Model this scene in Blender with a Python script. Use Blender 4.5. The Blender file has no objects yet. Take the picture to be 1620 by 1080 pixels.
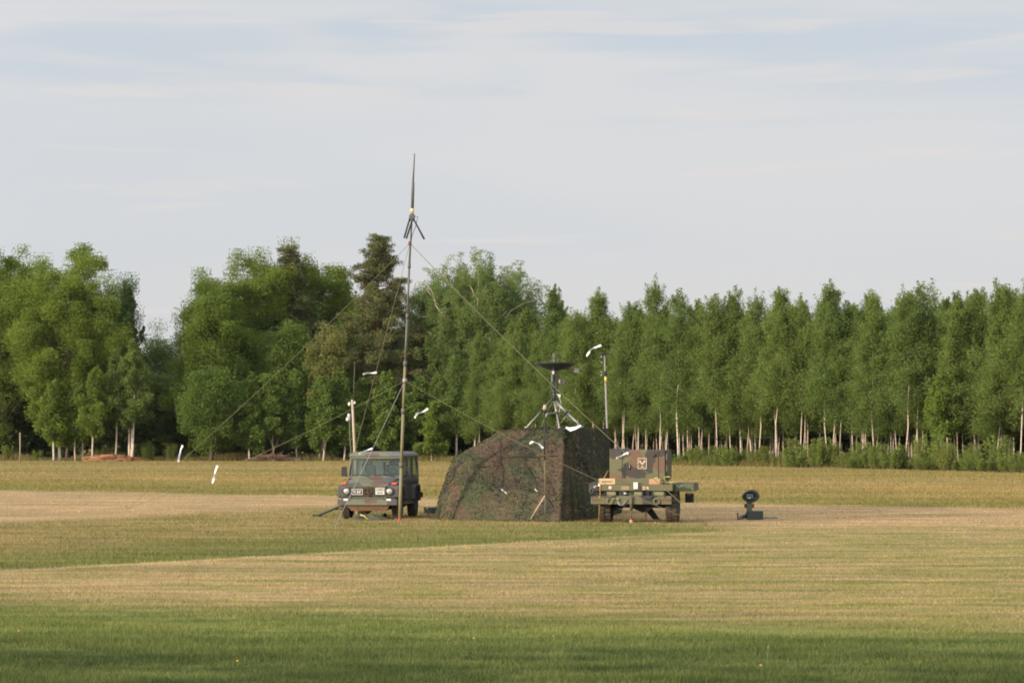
import bpy, bmesh, math, random
import numpy as np
from mathutils import Vector, Matrix
R = math.radians
rnd = random.Random(7)
C = bpy.context.scene.collection
sc = bpy.context.scene

# ------------------------------------------------------------------ camera, sky, sun, exposure
F, HC, PITCH = 4500.0, 2.4, math.atan(143 / 4500)
cam = bpy.data.cameras.new('camera'); cam.lens = 100.0; cam.sensor_width = 36.0
cam.clip_start = 0.5; cam.clip_end = 8000
cam_o = bpy.data.objects.new('camera', cam); C.objects.link(cam_o)
cam_o.location = (0, 0, HC); cam_o.rotation_euler = (R(90) + PITCH, 0, 0)
sc.camera = cam_o
SUN_EL, SUN_AZ = R(10.5), R(-58)          # azimuth measured from -Y (behind the camera) towards -X
sun_dir = Vector((math.sin(SUN_AZ) * math.cos(SUN_EL), -math.cos(SUN_AZ) * math.cos(SUN_EL), math.sin(SUN_EL)))
w = bpy.data.worlds.new('World'); sc.world = w; w.use_nodes = True
EXPOSURE = 0.0
sl = bpy.data.lights.new('sun', 'SUN'); sl.energy = 4.8; sl.angle = R(1.0); sl.color = (1.0, 0.83, 0.62)
so = bpy.data.objects.new('sun', sl); C.objects.link(so); so.location = (-60, -40, 40)
so.rotation_euler = (-sun_dir).to_track_quat('-Z', 'Y').to_euler()
sc.view_settings.view_transform = 'Standard'; sc.view_settings.look = 'None'
sc.view_settings.exposure = EXPOSURE; sc.view_settings.gamma = 1.0
sc.cycles.max_bounces = 6; sc.cycles.diffuse_bounces = 3; sc.cycles.transparent_max_bounces = 12
sc.cycles.use_denoising = True
sc.cycles.filter_width = 1.9
try: sc.cycles.denoiser = 'OPENIMAGEDENOISE'
except Exception: pass


# ------------------------------------------------------------------ node helpers
class NT:
    def __init__(s, tree): s.t = tree; s.n = tree.nodes; s.l = tree.links
    def new(s, kind, **kw):
        n = s.n.new(kind)
        for k, v in kw.items(): setattr(n, k, v)
        return n
    def put(s, sock, v):
        if isinstance(v, bpy.types.NodeSocket): s.l.new(v, sock)
        elif v is not None:
            try: sock.default_value = v
            except Exception: sock.default_value = (*v, 1.0)
    def m(s, op, a, b=None, c=None):
        n = s.new('ShaderNodeMath', operation=op); s.put(n.inputs[0], a); s.put(n.inputs[1], b); s.put(n.inputs[2], c)
        return n.outputs[0]
    def ss(s, v, a, b, t0=0.0, t1=1.0):
        n = s.new('ShaderNodeMapRange', interpolation_type='SMOOTHSTEP')
        s.put(n.inputs[0], v); n.inputs[1].default_value = a; n.inputs[2].default_value = b
        n.inputs[3].default_value = t0; n.inputs[4].default_value = t1
        return n.outputs[0]
    def mix(s, f, a, b, blend='MIX'):
        n = s.new('ShaderNodeMix', data_type='RGBA', blend_type=blend)
        s.put(n.inputs[0], f); s.put(n.inputs[6], a); s.put(n.inputs[7], b)
        return n.outputs[2]
    def noise(s, vec, scale, detail=3.0, rough=0.55, dist=0.0):
        n = s.new('ShaderNodeTexNoise'); s.put(n.inputs['Vector'], vec)
        n.inputs['Scale'].default_value = scale; n.inputs['Detail'].default_value = detail
        n.inputs['Roughness'].default_value = rough; n.inputs['Distortion'].default_value = dist
        return n.outputs[0]
    def scale(s, vec, v, off=(0, 0, 0)):
        n = s.new('ShaderNodeMapping'); s.put(n.inputs[0], vec); n.inputs[3].default_value = v; n.inputs[1].default_value = off
        return n.outputs[0]


def new_mat(name):
    m = bpy.data.materials.new(name); m.use_nodes = True
    t = NT(m.node_tree); t.n.clear()
    out = t.new('ShaderNodeOutputMaterial')
    return m, t, out


def principled(t, out, col, rough=0.6, metal=0.0, spec=0.4, bump=None):
    b = t.new('ShaderNodeBsdfPrincipled')
    t.put(b.inputs['Base Color'], col); t.put(b.inputs['Roughness'], rough); b.inputs['Metallic'].default_value = metal
    b.inputs['Specular IOR Level'].default_value = spec
    if bump is not None:
        bn = t.new('ShaderNodeBump'); bn.inputs['Strength'].default_value = bump[1]; bn.inputs['Distance'].default_value = bump[2]
        t.put(bn.inputs['Height'], bump[0]); t.l.new(bn.outputs[0], b.inputs['Normal'])
    t.l.new(b.outputs[0], out.inputs[0])
    return b


def ocoord(t): return t.new('ShaderNodeTexCoord').outputs['Object']


def simple(name, col, rough=0.6, metal=0.0, spec=0.4, var=0.25, scale=6.0):
    m, t, out = new_mat(name)
    n = t.noise(ocoord(t), scale, 4, 0.6)
    c = t.mix(n, tuple(x * (1 - var) for x in col), tuple(min(1, x * (1 + var)) for x in col))
    principled(t, out, c, rough, metal, spec)
    return m


# sky: Nishita behind a thin veil of cloud with soft streaks
wt = NT(w.node_tree); wt.n.clear()
wo = wt.new('ShaderNodeOutputWorld'); bg = wt.new('ShaderNodeBackground'); bg.inputs[1].default_value = 0.10
sky = wt.new('ShaderNodeTexSky', sky_type='NISHITA'); sky.sun_disc = False
sky.sun_elevation = SUN_EL; sky.sun_rotation = math.atan2(sun_dir.x, sun_dir.y)
sky.air_density = 1.0; sky.dust_density = 1.5
gen = wt.new('ShaderNodeTexCoord').outputs['Generated']
sep = wt.new('ShaderNodeSeparateXYZ'); wt.l.new(gen, sep.inputs[0])
gz = sep.outputs[2]
VEIL = (7.40, 7.45, 7.68); BLUE = (5.95, 6.7, 7.5); PINK = (7.9, 7.55, 7.5); HOR = (7.25, 7.2, 7.3)
s1 = wt.noise(wt.scale(gen, (7, 7, 62), (0.3, 0.1, 1.7)), 1.0, 4, 0.5, 0.4)
s2 = wt.noise(wt.scale(gen, (9, 9, 120), (3.3, 2.1, 0.35)), 1.0, 4, 0.5, 0.5)
s3 = wt.noise(wt.scale(gen, (4, 4, 22), (5.3, 0.1, 4.7)), 1.0, 2, 0.5, 0.2)
gxx = sep.outputs[0]
bandR = wt.m('MULTIPLY', wt.ss(gxx, -0.06, 0.08), wt.m('MULTIPLY', wt.ss(gz, 0.114, 0.126), wt.ss(gz, 0.146, 0.134)))
bandL = wt.m('MULTIPLY', wt.ss(gxx, -0.01, -0.05), wt.m('MULTIPLY', wt.ss(gz, 0.127, 0.134), wt.ss(gz, 0.145, 0.138)))
s1 = wt.m('ADD', s1, wt.m('MULTIPLY', wt.m('ADD', bandR, bandL), 0.11))
pinkb = wt.m('MULTIPLY', wt.ss(gxx, 0.03, 0.06), wt.m('MULTIPLY', wt.m('MULTIPLY', wt.ss(gz, 0.108, 0.111), wt.ss(gz, 0.116, 0.113)), wt.ss(gxx, 0.12, 0.09)))
s2 = wt.m('ADD', s2, wt.m('MULTIPLY', pinkb, 0.14))
base = wt.mix(wt.ss(gz, 0.03, 0.10), HOR, VEIL)
c1 = wt.mix(wt.m('MULTIPLY', wt.ss(s3, 0.40, 0.66), 0.55), base, (6.65, 7.05, 7.6))
hi = wt.ss(gz, 0.095, 0.135)
c2 = wt.mix(wt.m('MULTIPLY', wt.m('MULTIPLY', wt.ss(s1, 0.46, 0.68), hi), 0.75), c1, BLUE)
c3 = wt.mix(wt.m('MULTIPLY', wt.ss(s2, 0.56, 0.70), 0.7), c2, PINK)
dp = wt.new('ShaderNodeVectorMath', operation='DOT_PRODUCT'); wt.l.new(gen, dp.inputs[0]); dp.inputs[1].default_value = sun_dir
glow = wt.ss(dp.outputs['Value'], -0.40, 0.95, 1.0, 3.3)        # thin cloud scatters most light on the sun's side
gl3 = wt.new('ShaderNodeCombineColor'); [wt.l.new(glow, gl3.inputs[i]) for i in range(3)]
c3 = wt.mix(1.0, c3, gl3.outputs[0], 'MULTIPLY')
col = wt.mix(0.90, sky.outputs[0], c3)
wt.l.new(col, bg.inputs[0]); wt.l.new(bg.outputs[0], wo.inputs[0])


# ------------------------------------------------------------------ layout helpers
def at(px, py, D):
    u, v = px - 810.0, 540.0 - py
    y = F * math.cos(PITCH) - v * math.sin(PITCH); z = F * math.sin(PITCH) + v * math.cos(PITCH)
    k = D / y
    return Vector((u * k, D, HC + z * k))


def gnd(px, py):
    u, v = px - 810.0, 540.0 - py
    y = F * math.cos(PITCH) - v * math.sin(PITCH); z = F * math.sin(PITCH) + v * math.cos(PITCH)
    k = -HC / z
    return Vector((u * k, y * k, 0.0))


def gx(px, D): return (px - 810.0) / F * D


def link(o, parent=None):
    C.objects.link(o)
    if parent is not None: o.parent = parent
    return o


def tag(o, label=None, cat=None, group=None, kind=None):
    for k, v in (('label', label), ('category', cat), ('group', group), ('kind', kind)):
        if v: o[k] = v
    return o


def thing(name, label, cat, loc=(0, 0, 0), rotz=0.0, group=None):
    o = link(bpy.data.objects.new(name, None)); o.empty_display_size = 0.2
    o.location = loc; o.rotation_euler = (0, 0, rotz)
    return tag(o, label, cat, group)


def pivot(name, parent, loc=(0, 0, 0), rot=(0, 0, 0)):
    o = link(bpy.data.objects.new(name, None), parent); o.location = loc; o.rotation_euler = rot
    return o


def copy_tree(o, parent=None):
    c = o.copy(); C.objects.link(c)
    if parent is not None: c.parent = parent
    for ch in list(o.children): copy_tree(ch, c)
    return c


class MB:
    """collects shapes, builds one mesh object"""
    def __init__(s): s.v = []; s.f = []; s.mi = []; s.smooth = []
    def add(s, vs, fs, mi=0, M=None, smooth=False):
        o = len(s.v)
        for p in vs:
            p = Vector(p)
            s.v.append(M @ p if M is not None else p)
        for f in fs:
            s.f.append([i + o for i in f]); s.mi.append(mi); s.smooth.append(smooth)
        return s
    def box(s, c, d, mi=0, M=None, top=(1, 1), shear=(0, 0)):
        x, y, z = d[0] / 2, d[1] / 2, d[2] / 2
        vs = []
        for zz, (kx, ky), (sx, sy) in ((-z, (1, 1), (0, 0)), (z, top, shear)):
            for a, b in ((-1, -1), (1, -1), (1, 1), (-1, 1)): vs.append((c[0] + a * x * kx + sx, c[1] + b * y * ky + sy, c[2] + zz))
        return s.add(vs, [(3, 2, 1, 0), (4, 5, 6, 7), (0, 1, 5, 4), (1, 2, 6, 5), (2, 3, 7, 6), (3, 0, 4, 7)], mi, M)
    def tube(s, pts, rad, n=8, mi=0, cap=True, M=None, smooth=True):
        pts = [Vector(p) for p in pts]
        if not isinstance(rad, (list, tuple)): rad = [rad] * len(pts)
        vs, fs = [], []
        for i, p in enumerate(pts):
            d = (pts[min(i + 1, len(pts) - 1)] - pts[max(i - 1, 0)])
            d = d.normalized() if d.length > 1e-9 else Vector((0, 0, 1))
            a = d.cross(Vector((0, 0, 1)) if abs(d.z) < 0.9 else Vector((0, 1, 0))).normalized(); b = d.cross(a)
            for k in range(n):
                t = 2 * math.pi * k / n
                vs.append(p + (a * math.cos(t) + b * math.sin(t)) * rad[i])
        for i in range(len(pts) - 1):
            for k in range(n):
                fs.append((i * n + k, i * n + (k + 1) % n, (i + 1) * n + (k + 1) % n, (i + 1) * n + k))
        s.add(vs, fs, mi, M, smooth)
        if cap:
            o = len(s.v) - len(vs)
            s.f.append([o + k for k in range(n)][::-1]); s.mi.append(mi); s.smooth.append(False)
            s.f.append([o + (len(pts) - 1) * n + k for k in range(n)]); s.mi.append(mi); s.smooth.append(False)
        return s
    def lathe(s, prof, n=24, mi=0, M=None, smooth=True):
        """prof: list of (r, z) revolved about Z"""
        vs, fs = [], []
        for r, z in prof:
            for k in range(n):
                t = 2 * math.pi * k / n; vs.append((r * math.cos(t), r * math.sin(t), z))
        for i in range(len(prof) - 1):
            for k in range(n):
                fs.append((i * n + k, i * n + (k + 1) % n, (i + 1) * n + (k + 1) % n, (i + 1) * n + k))
        return s.add(vs, fs, mi, M, smooth)
    def prism(s, poly, axis, a, b, mi=0, M=None):
        """poly: 2D points; axis 'x': poly is (y,z); 'y': (x,z); 'z': (x,y)"""
        f = {'x': lambda p, k: (k, p[0], p[1]), 'y': lambda p, k: (p[0], k, p[1]), 'z': lambda p, k: (p[0], p[1], k)}[axis]
        n = len(poly); vs = [f(p, a) for p in poly] + [f(p, b) for p in poly]
        fs = [tuple(range(n)), tuple(range(2 * n - 1, n - 1, -1))] + [(i, i + n, (i + 1) % n + n, (i + 1) % n) for i in range(n)]
        return s.add(vs, fs, mi, M)
    def ribbon(s, pts, width, side, mi=0, thick=0.004):
        """thin cloth strip with real thickness; side: list of across directions"""
        vs, fs = [], []; n = len(pts)
        for i, p in enumerate(pts):
            p = Vector(p); a = Vector(side[i]).normalized() * (width[i] / 2)
            d = (Vector(pts[min(i + 1, n - 1)]) - Vector(pts[max(i - 1, 0)]))
            nn = d.cross(a); nn = nn.normalized() * thick / 2 if nn.length > 1e-9 else Vector((0, thick / 2, 0))
            vs += [p + a + nn, p - a + nn, p - a - nn, p + a - nn]
        for i in range(n - 1):
            for k in range(4): fs.append((i * 4 + k, i * 4 + (k + 1) % 4, i * 4 + 4 + (k + 1) % 4, i * 4 + 4 + k))
        fs += [(3, 2, 1, 0), (n * 4 - 4, n * 4 - 3, n * 4 - 2, n * 4 - 1)]
        return s.add(vs, fs, mi)
    def build(s, name, mats, parent=None, bevel=0.0, recalc=True):
        me = bpy.data.meshes.new(name)
        me.from_pydata([tuple(v) for v in s.v], [], s.f)
        for m in (mats if isinstance(mats, (list, tuple)) else [mats]): me.materials.append(m)
        me.polygons.foreach_set('material_index', s.mi); me.polygons.foreach_set('use_smooth', s.smooth)
        me.update()
        if recalc:
            bm = bmesh.new(); bm.from_mesh(me); bmesh.ops.recalc_face_normals(bm, faces=bm.faces); bm.to_mesh(me); bm.free()
        o = link(bpy.data.objects.new(name, me), parent)
        if bevel > 0:
            b = o.modifiers.new('bevel', 'BEVEL'); b.width = bevel; b.segments = 2; b.limit_method = 'ANGLE'; b.angle_limit = R(40)
        return o


def text_mesh(txt, size, M, mb, mi=0, depth=0.004, squeeze=1.0):
    cu = bpy.data.curves.new('letters', 'FONT'); cu.body = txt; cu.size = size; cu.align_x = 'CENTER'; cu.align_y = 'CENTER'; cu.extrude = depth
    cu.resolution_u = 2; cu.offset = size * 0.02
    o = bpy.data.objects.new('letters', cu); C.objects.link(o)
    me = o.to_mesh()
    S = Matrix.Diagonal((squeeze, 1, 1, 1))
    mb.add([tuple(S @ v.co) for v in me.vertices], [tuple(p.vertices) for p in me.polygons], mi, M)
    o.to_mesh_clear(); bpy.data.objects.remove(o); bpy.data.curves.remove(cu)


def np_mesh(name, V, nper, mat, mi=None, mats=None):
    """V: (n*nper,3) array, every nper vertices one face"""
    me = bpy.data.meshes.new(name); n = len(V) // nper
    me.vertices.add(len(V)); me.vertices.foreach_set('co', np.ascontiguousarray(V, np.float32).ravel())
    me.loops.add(len(V)); me.loops.foreach_set('vertex_index', np.arange(len(V), dtype=np.int32))
    me.polygons.add(n); me.polygons.foreach_set('loop_start', np.arange(0, len(V), nper, dtype=np.int32))
    me.polygons.foreach_set('loop_total', np.full(n, nper, np.int32))
    for m in (mats or [mat]): me.materials.append(m)
    if mi is not None: me.polygons.foreach_set('material_index', mi.astype(np.int32))
    me.update(calc_edges=True)
    return me


# ------------------------------------------------------------------ field (ground) and grass colour
def field_colour(t):
    geo = t.new('ShaderNodeNewGeometry'); P = geo.outputs['Position']
    sp = t.new('ShaderNodeSeparateXYZ'); t.l.new(P, sp.inputs[0]); X, Y = sp.outputs[0], sp.outputs[1]
    P2 = t.scale(P, (1, 1, 0))
    n1 = t.noise(P2, 0.22, 3); n2 = t.noise(t.scale(P, (0.55, 1, 0), (7, 3, 0)), 0.75, 4, 0.6); n3 = t.noise(t.scale(P, (0.6, 1, 0)), 3.2, 3, 0.65)
    n4 = t.noise(t.scale(P, (0.035, 1, 0), (3, 9, 0)), 0.22, 3, 0.6)        # long bands
    wob = t.m('MULTIPLY', t.m('SUBTRACT', n1, 0.5), t.m('MULTIPLY', Y, 0.07))
    Yw = t.m('ADD', Y, wob)
    lin = lambda a, b: t.m('MULTIPLY_ADD', X, b, a)
    STRAW, DRY, TAN = (0.365, 0.280, 0.150), (0.300, 0.226, 0.114), (0.395, 0.280, 0.155)
    LTG, OLIVE, GRN, DKG = (0.212, 0.205, 0.066), (0.190, 0.165, 0.050), (0.120, 0.145, 0.034), (0.066, 0.100, 0.024)
    # mown straw with green streaks
    right = t.ss(X, -6, 7, 0.0, 0.055)
    n5 = t.noise(t.scale(P, (0.28, 1, 0), (2, 5, 0)), 1.5, 4, 0.65)
    rowc = t.m('SINE', t.m('MULTIPLY_ADD', wob, 2.6, t.m('MULTIPLY', t.m('SUBTRACT', Y, t.m('MULTIPLY', X, 1.4)), 2.9)))
    right = t.m('ADD', right, t.m('MULTIPLY', rowc, 0.013))
    g = t.ss(t.m('ADD', t.m('MULTIPLY_ADD', n2, 0.45, t.m('MULTIPLY', n5, 0.55)), right), 0.46, 0.60)
    c = t.mix(n3, STRAW, DRY); c = t.mix(t.m('MULTIPLY', g, 0.85), c, LTG)
    # tan strip behind
    tanm = t.ss(t.m('SUBTRACT', Yw, 71), -6, 6)
    ctan = t.mix(t.ss(n2, 0.35, 0.75), TAN, DRY)
    c = t.mix(tanm, c, ctan)
    # rough uncut wedge
    m1 = t.m('SUBTRACT', t.m('MULTIPLY_ADD', wob, 0.25, Y), lin(61.8, 1.4))
    far_b = t.m('MINIMUM', lin(104.2, 2.2), lin(85, -2.6))
    rm = t.m('MULTIPLY', t.ss(m1, -0.6, 0.6), t.ss(t.m('SUBTRACT', Yw, far_b), 5.0, -5.0))
    rg = t.ss(t.m('ADD', t.m('MULTIPLY', n2, 0.7), t.m('MULTIPLY', n1, 0.3)), 0.40, 0.62)
    crough = t.mix(rg, t.mix(n3, (0.225, 0.185, 0.075), DRY), t.mix(n3, (0.165, 0.160, 0.052), OLIVE))
    deep = t.m('MULTIPLY', t.ss(m1, 17.0, 1.0), t.ss(t.m('ADD', n1, t.m('MULTIPLY', X, -0.02)), 0.22, 0.48))
    crough = t.mix(t.m('MULTIPLY', deep, 0.80), crough, (0.128, 0.148, 0.044))
    c = t.mix(rm, c, crough)
    edge = t.m('MULTIPLY', t.m('MULTIPLY', t.ss(m1, -1.1, -0.5), t.ss(m1, 0.3, -0.2)), t.m('MULTIPLY', t.ss(X, 4.0, -2.0), t.ss(n2, 0.3, 0.6)))
    c = t.mix(t.m('MULTIPLY', edge, 0.7), c, (0.46, 0.37, 0.17))
    # far meadow with long bands
    fb = t.m('SUBTRACT', Yw, lin(101.2, -0.76))
    fm = t.ss(fb, -2.5, 2.5)
    cfar = t.mix(t.ss(n4, 0.45, 0.64), t.mix(n2, (0.24, 0.19, 0.062), OLIVE), t.mix(n2, DRY, (0.27, 0.20, 0.075)))
    cfar = t.mix(t.m('MULTIPLY', t.ss(fb, 16, 6), 0.5), cfar, (0.135, 0.145, 0.036))
    cfar = t.mix(t.m('MULTIPLY', t.ss(t.m('ABSOLUTE', t.m('SUBTRACT', fb, 36)), 14, 5), 0.28), cfar, (0.36, 0.24, 0.10))
    c = t.mix(fm, c, cfar)
    # lush foreground
    fg = t.ss(t.m('ADD', t.m('SUBTRACT', Yw, lin(36.6, -0.42)), t.m('MULTIPLY_ADD', n5, 7.0, -3.5)), 3.4, -2.4)
    cl = t.mix(t.ss(n2, 0.38, 0.66), (0.165, 0.188, 0.058), (0.118, 0.148, 0.045))
    dk = t.ss(t.m('ADD', Yw, t.m('MULTIPLY_ADD', n2, 7.0, -3.5)), 34.4, 30.4)
    cd = t.mix(t.ss(n2, 0.40, 0.62), (0.112, 0.138, 0.046), (0.058, 0.082, 0.029))
    n6 = t.noise(t.scale(P, (0.10, 1, 0), (12, 5, 0)), 1.1, 4, 0.7)
    c = t.mix(fg, c, t.mix(dk, cl, cd))
    c = t.mix(1.0, c, t.mix(t.ss(n6, 0.36, 0.64), (0.74, 0.78, 0.75), (1.20, 1.15, 1.16)), 'MULTIPLY')
    n7 = t.noise(t.scale(P, (0.22, 1, 0), (1, 15, 0)), 3.4, 3, 0.7)
    c = t.mix(1.0, c, t.mix(t.ss(n7, 0.36, 0.66), (0.84, 0.86, 0.85), (1.12, 1.09, 1.08)), 'MULTIPLY')
    # leaf litter below the wood
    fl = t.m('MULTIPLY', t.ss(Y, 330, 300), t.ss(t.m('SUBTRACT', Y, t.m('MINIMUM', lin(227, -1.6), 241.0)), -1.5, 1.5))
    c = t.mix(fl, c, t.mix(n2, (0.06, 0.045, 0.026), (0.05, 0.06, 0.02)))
    return c, n3, geo


gm, t, out = new_mat('field grass ground')
c, n3, geo = field_colour(t)
c = t.mix(1.0, c, (1.05, 1.03, 1.0), 'MULTIPLY')
principled(t, out, c, 0.95, 0, 0.1, bump=(t.noise(t.scale(geo.outputs['Position'], (1, 1, 1)), 9, 4, 0.7), 0.7, 0.06))
mb = MB()
xs = [-1600, -400, -120, -60, -30, 0, 30, 60, 120, 400, 1600]; ys = [-300, 0, 30, 60, 100, 150, 220, 300, 500, 1200, 2500]
vs = [(x, y, 0) for y in ys for x in xs]; nx = len(xs)
mb.add(vs, [(j * nx + i, j * nx + i + 1, (j + 1) * nx + i + 1, (j + 1) * nx + i) for j in range(len(ys) - 1) for i in range(nx - 1)])
tag(mb.build('field', gm), kind='structure')

rng = np.random.default_rng(11)


def blades(n, inv0, inv1, hfun, wpx, name, mat, umax=560):
    inv = rng.uniform(inv0, inv1, n); Y = 1.0 / inv
    X = rng.uniform(-umax - 100, umax + 100, n) / 2844.0 * Y * 1.05
    h = hfun(X, Y) * rng.uniform(0.5, 1.25, n)
    wd = np.maximum(0.004, wpx * Y / 2844.0) * rng.uniform(0.6, 1.3, n)
    a = rng.uniform(0, 2 * np.pi, n); lean = rng.uniform(0.1, 0.75, n) * h; la = rng.uniform(0, 2 * np.pi, n)
    V = np.zeros((n, 3, 3))
    V[:, 0, 0] = X - np.cos(a) * wd / 2; V[:, 0, 1] = Y - np.sin(a) * wd / 2; V[:, 0, 2] = -0.005
    V[:, 1, 0] = X + np.cos(a) * wd / 2; V[:, 1, 1] = Y + np.sin(a) * wd / 2; V[:, 1, 2] = -0.005
    V[:, 2, 0] = X + np.cos(la) * lean; V[:, 2, 1] = Y + np.sin(la) * lean; V[:, 2, 2] = h
    o = link(bpy.data.objects.new(name, np_mesh(name, V.reshape(-1, 3), 3, mat)))
    return o


def sstep(x, a, b):
    k = np.clip((x - a) / (b - a), 0, 1); return k * k * (3 - 2 * k)


def vnoise(X, Y, s):
    return (np.sin(X * s * 1.3 + 2.1 * np.sin(Y * s * 0.7)) + np.sin(Y * s * 1.7 + 1.7 * np.sin(X * s * 0.9 + 1)) + np.sin((X + Y) * s * 0.63)) / 3


def hgrass(X, Y):
    rough = sstep(Y - 61.8 - 1.4 * X, -0.3, 0.3) * (1 - sstep(Y - np.minimum(104 + 2.2 * X, 85 - 2.6 * X), -2, 2))
    far = sstep(Y - (101.2 - 0.76 * X), -2, 2)
    fg = 1 - sstep(Y - (36.4 - 0.42 * X), -5, 3)
    return (0.030 + 0.022 * rough + 0.05 * far + 0.022 * fg) * (1 + 0.35 * vnoise(X, Y, 1.5) + (0.25 + 0.25 * fg) * vnoise(X + 3, Y * 0.8, 9.0))


bm_, t, out = new_mat('grass blades')
c, n3, geo = field_colour(t)
rpi = geo.outputs['Random Per Island']
c = t.mix(1.0, c, t.mix(rpi, (0.95, 0.96, 0.92), (1.6, 1.54, 1.5)), 'MULTIPLY')
d = t.new('ShaderNodeBsdfDiffuse'); tr = t.new('ShaderNodeBsdfTranslucent'); mx = t.new('ShaderNodeMixShader'); mx.inputs[0].default_value = 0.3
t.l.new(c, d.inputs[0]); t.l.new(c, tr.inputs[0]); t.l.new(d.outputs[0], mx.inputs[1]); t.l.new(tr.outputs[0], mx.inputs[2]); t.l.new(mx.outputs[0], out.inputs[0])
o = blades(720000, 1 / 236.0, 1 / 25.5, hgrass, 0.85, 'grass', bm_)
tag(o, 'short grass of the mown field, straw yellow with green bands', 'grass', kind='stuff')
# ------------------------------------------------------------------ vegetation
def leaf_mat(name, ca, cb, trans=0.46, objvar=0.5):
    m, t, out = new_mat(name)
    geo = t.new('ShaderNodeNewGeometry'); oi = t.new('ShaderNodeObjectInfo')
    c = t.mix(oi.outputs['Random'], ca, cb)
    v = t.mix(geo.outputs['Random Per Island'], (0.78, 0.80, 0.74), (1.26, 1.22, 1.2))
    c = t.mix(1.0, c, v, 'MULTIPLY')
    d = t.new('ShaderNodeBsdfDiffuse'); tr = t.new('ShaderNodeBsdfTranslucent'); mx = t.new('ShaderNodeMixShader'); mx.inputs[0].default_value = trans
    t.l.new(c, d.inputs[0]); t.l.new(t.mix(1.0, c, (1.10, 1.12, 0.7), 'MULTIPLY'), tr.inputs[0])
    t.l.new(d.outputs[0], mx.inputs[1]); t.l.new(tr.outputs[0], mx.inputs[2]); t.l.new(mx.outputs[0], out.inputs[0])
    return m


M = {}
M['birch_leaf'] = leaf_mat('birch leaves', (0.178, 0.232, 0.068), (0.142, 0.200, 0.060))
M['broad_leaf'] = leaf_mat('bright spring leaves', (0.180, 0.236, 0.048), (0.148, 0.208, 0.046))
M['dark_leaf'] = leaf_mat('dark leaves', (0.150, 0.200, 0.072), (0.125, 0.178, 0.066))
M['mid_leaf'] = leaf_mat('mid green leaves', (0.158, 0.222, 0.056), (0.132, 0.198, 0.052))
M['pale_leaf'] = leaf_mat('pale willow leaves', (0.215, 0.220, 0.085), (0.18, 0.195, 0.07))
M['pine_needle'] = leaf_mat('pine needles', (0.130, 0.132, 0.054), (0.118, 0.128, 0.054), 0.1)
M['weep_leaf'] = leaf_mat('hanging birch leaves', (0.192, 0.250, 0.088), (0.175, 0.235, 0.082))
M['shrub_leaf'] = leaf_mat('shrub leaves', (0.185, 0.255, 0.066), (0.225, 0.250, 0.074))
M['dry_stem'] = leaf_mat('dry stems', (0.20, 0.125, 0.065), (0.16, 0.11, 0.06), 0.15)

m, t, out = new_mat('birch bark'); M['birch_bark'] = m
oc = ocoord(t); oi = t.new('ShaderNodeObjectInfo')
spot = t.ss(t.noise(t.scale(oc, (5, 5, 3.2)), 1.0, 4, 0.7), 0.54, 0.66)
cb = t.mix(oi.outputs['Random'], (0.56, 0.43, 0.33), (0.62, 0.53, 0.44))
principled(t, out, t.mix(t.m('MULTIPLY', spot, 0.85), cb, (0.06, 0.045, 0.035)), 0.8, 0, 0.2)
m, t, out = new_mat('grey bark'); M['grey_bark'] = m
oc = ocoord(t)
principled(t, out, t.mix(t.noise(t.scale(oc, (6, 6, 1.5)), 1.0, 4, 0.7), (0.07, 0.055, 0.04), (0.20, 0.15, 0.11)), 0.9, 0, 0.1)
m, t, out = new_mat('pine bark'); M['pine_bark'] = m
oc = ocoord(t)
principled(t, out, t.mix(t.noise(t.scale(oc, (5, 5, 1.2)), 1.0, 4, 0.7), (0.14, 0.055, 0.025), (0.36, 0.15, 0.06)), 0.9, 0, 0.1)


def leaf_faces(Cn, ln, wd, g, up=0.3, hang=0.0):
    n = len(Cn)
    N = g.normal(size=(n, 3)); N[:, 2] = np.abs(N[:, 2]) + up; N /= np.linalg.norm(N, axis=1)[:, None]
    T = g.normal(size=(n, 3)); T[:, 2] -= hang; T -= N * np.sum(T * N, axis=1)[:, None]; T /= np.linalg.norm(T, axis=1)[:, None]
    B = np.cross(N, T); L = (ln * g.uniform(0.7, 1.3, n))[:, None]; W = (wd * g.uniform(0.7, 1.3, n))[:, None]
    V = np.stack([Cn - T * L / 2, Cn + B * W / 2, Cn + T * L / 2, Cn - B * W / 2], axis=1)
    return V.reshape(-1, 3)


def trunk_path(h, g, wob, bend=0.0, n=9):
    ts = np.linspace(0, 1, n); a = g.uniform(0, 6.28)
    off = np.cumsum(g.normal(0, wob, (n, 2)), axis=0); off -= off[0]
    off[:, 0] += bend * ts ** 2 * math.cos(a); off[:, 1] += bend * ts ** 2 * math.sin(a)
    return np.column_stack([off[:, 0], off[:, 1], ts * h])


def on_path(P, t):
    k = min(max(t, 0), 0.9999) * (len(P) - 1); i = int(k); f = k - i
    return P[i] * (1 - f) + P[i + 1] * f


def tg(g, shape):
    return np.clip(g.normal(0, 1, shape), -1.9, 1.9)


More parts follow.
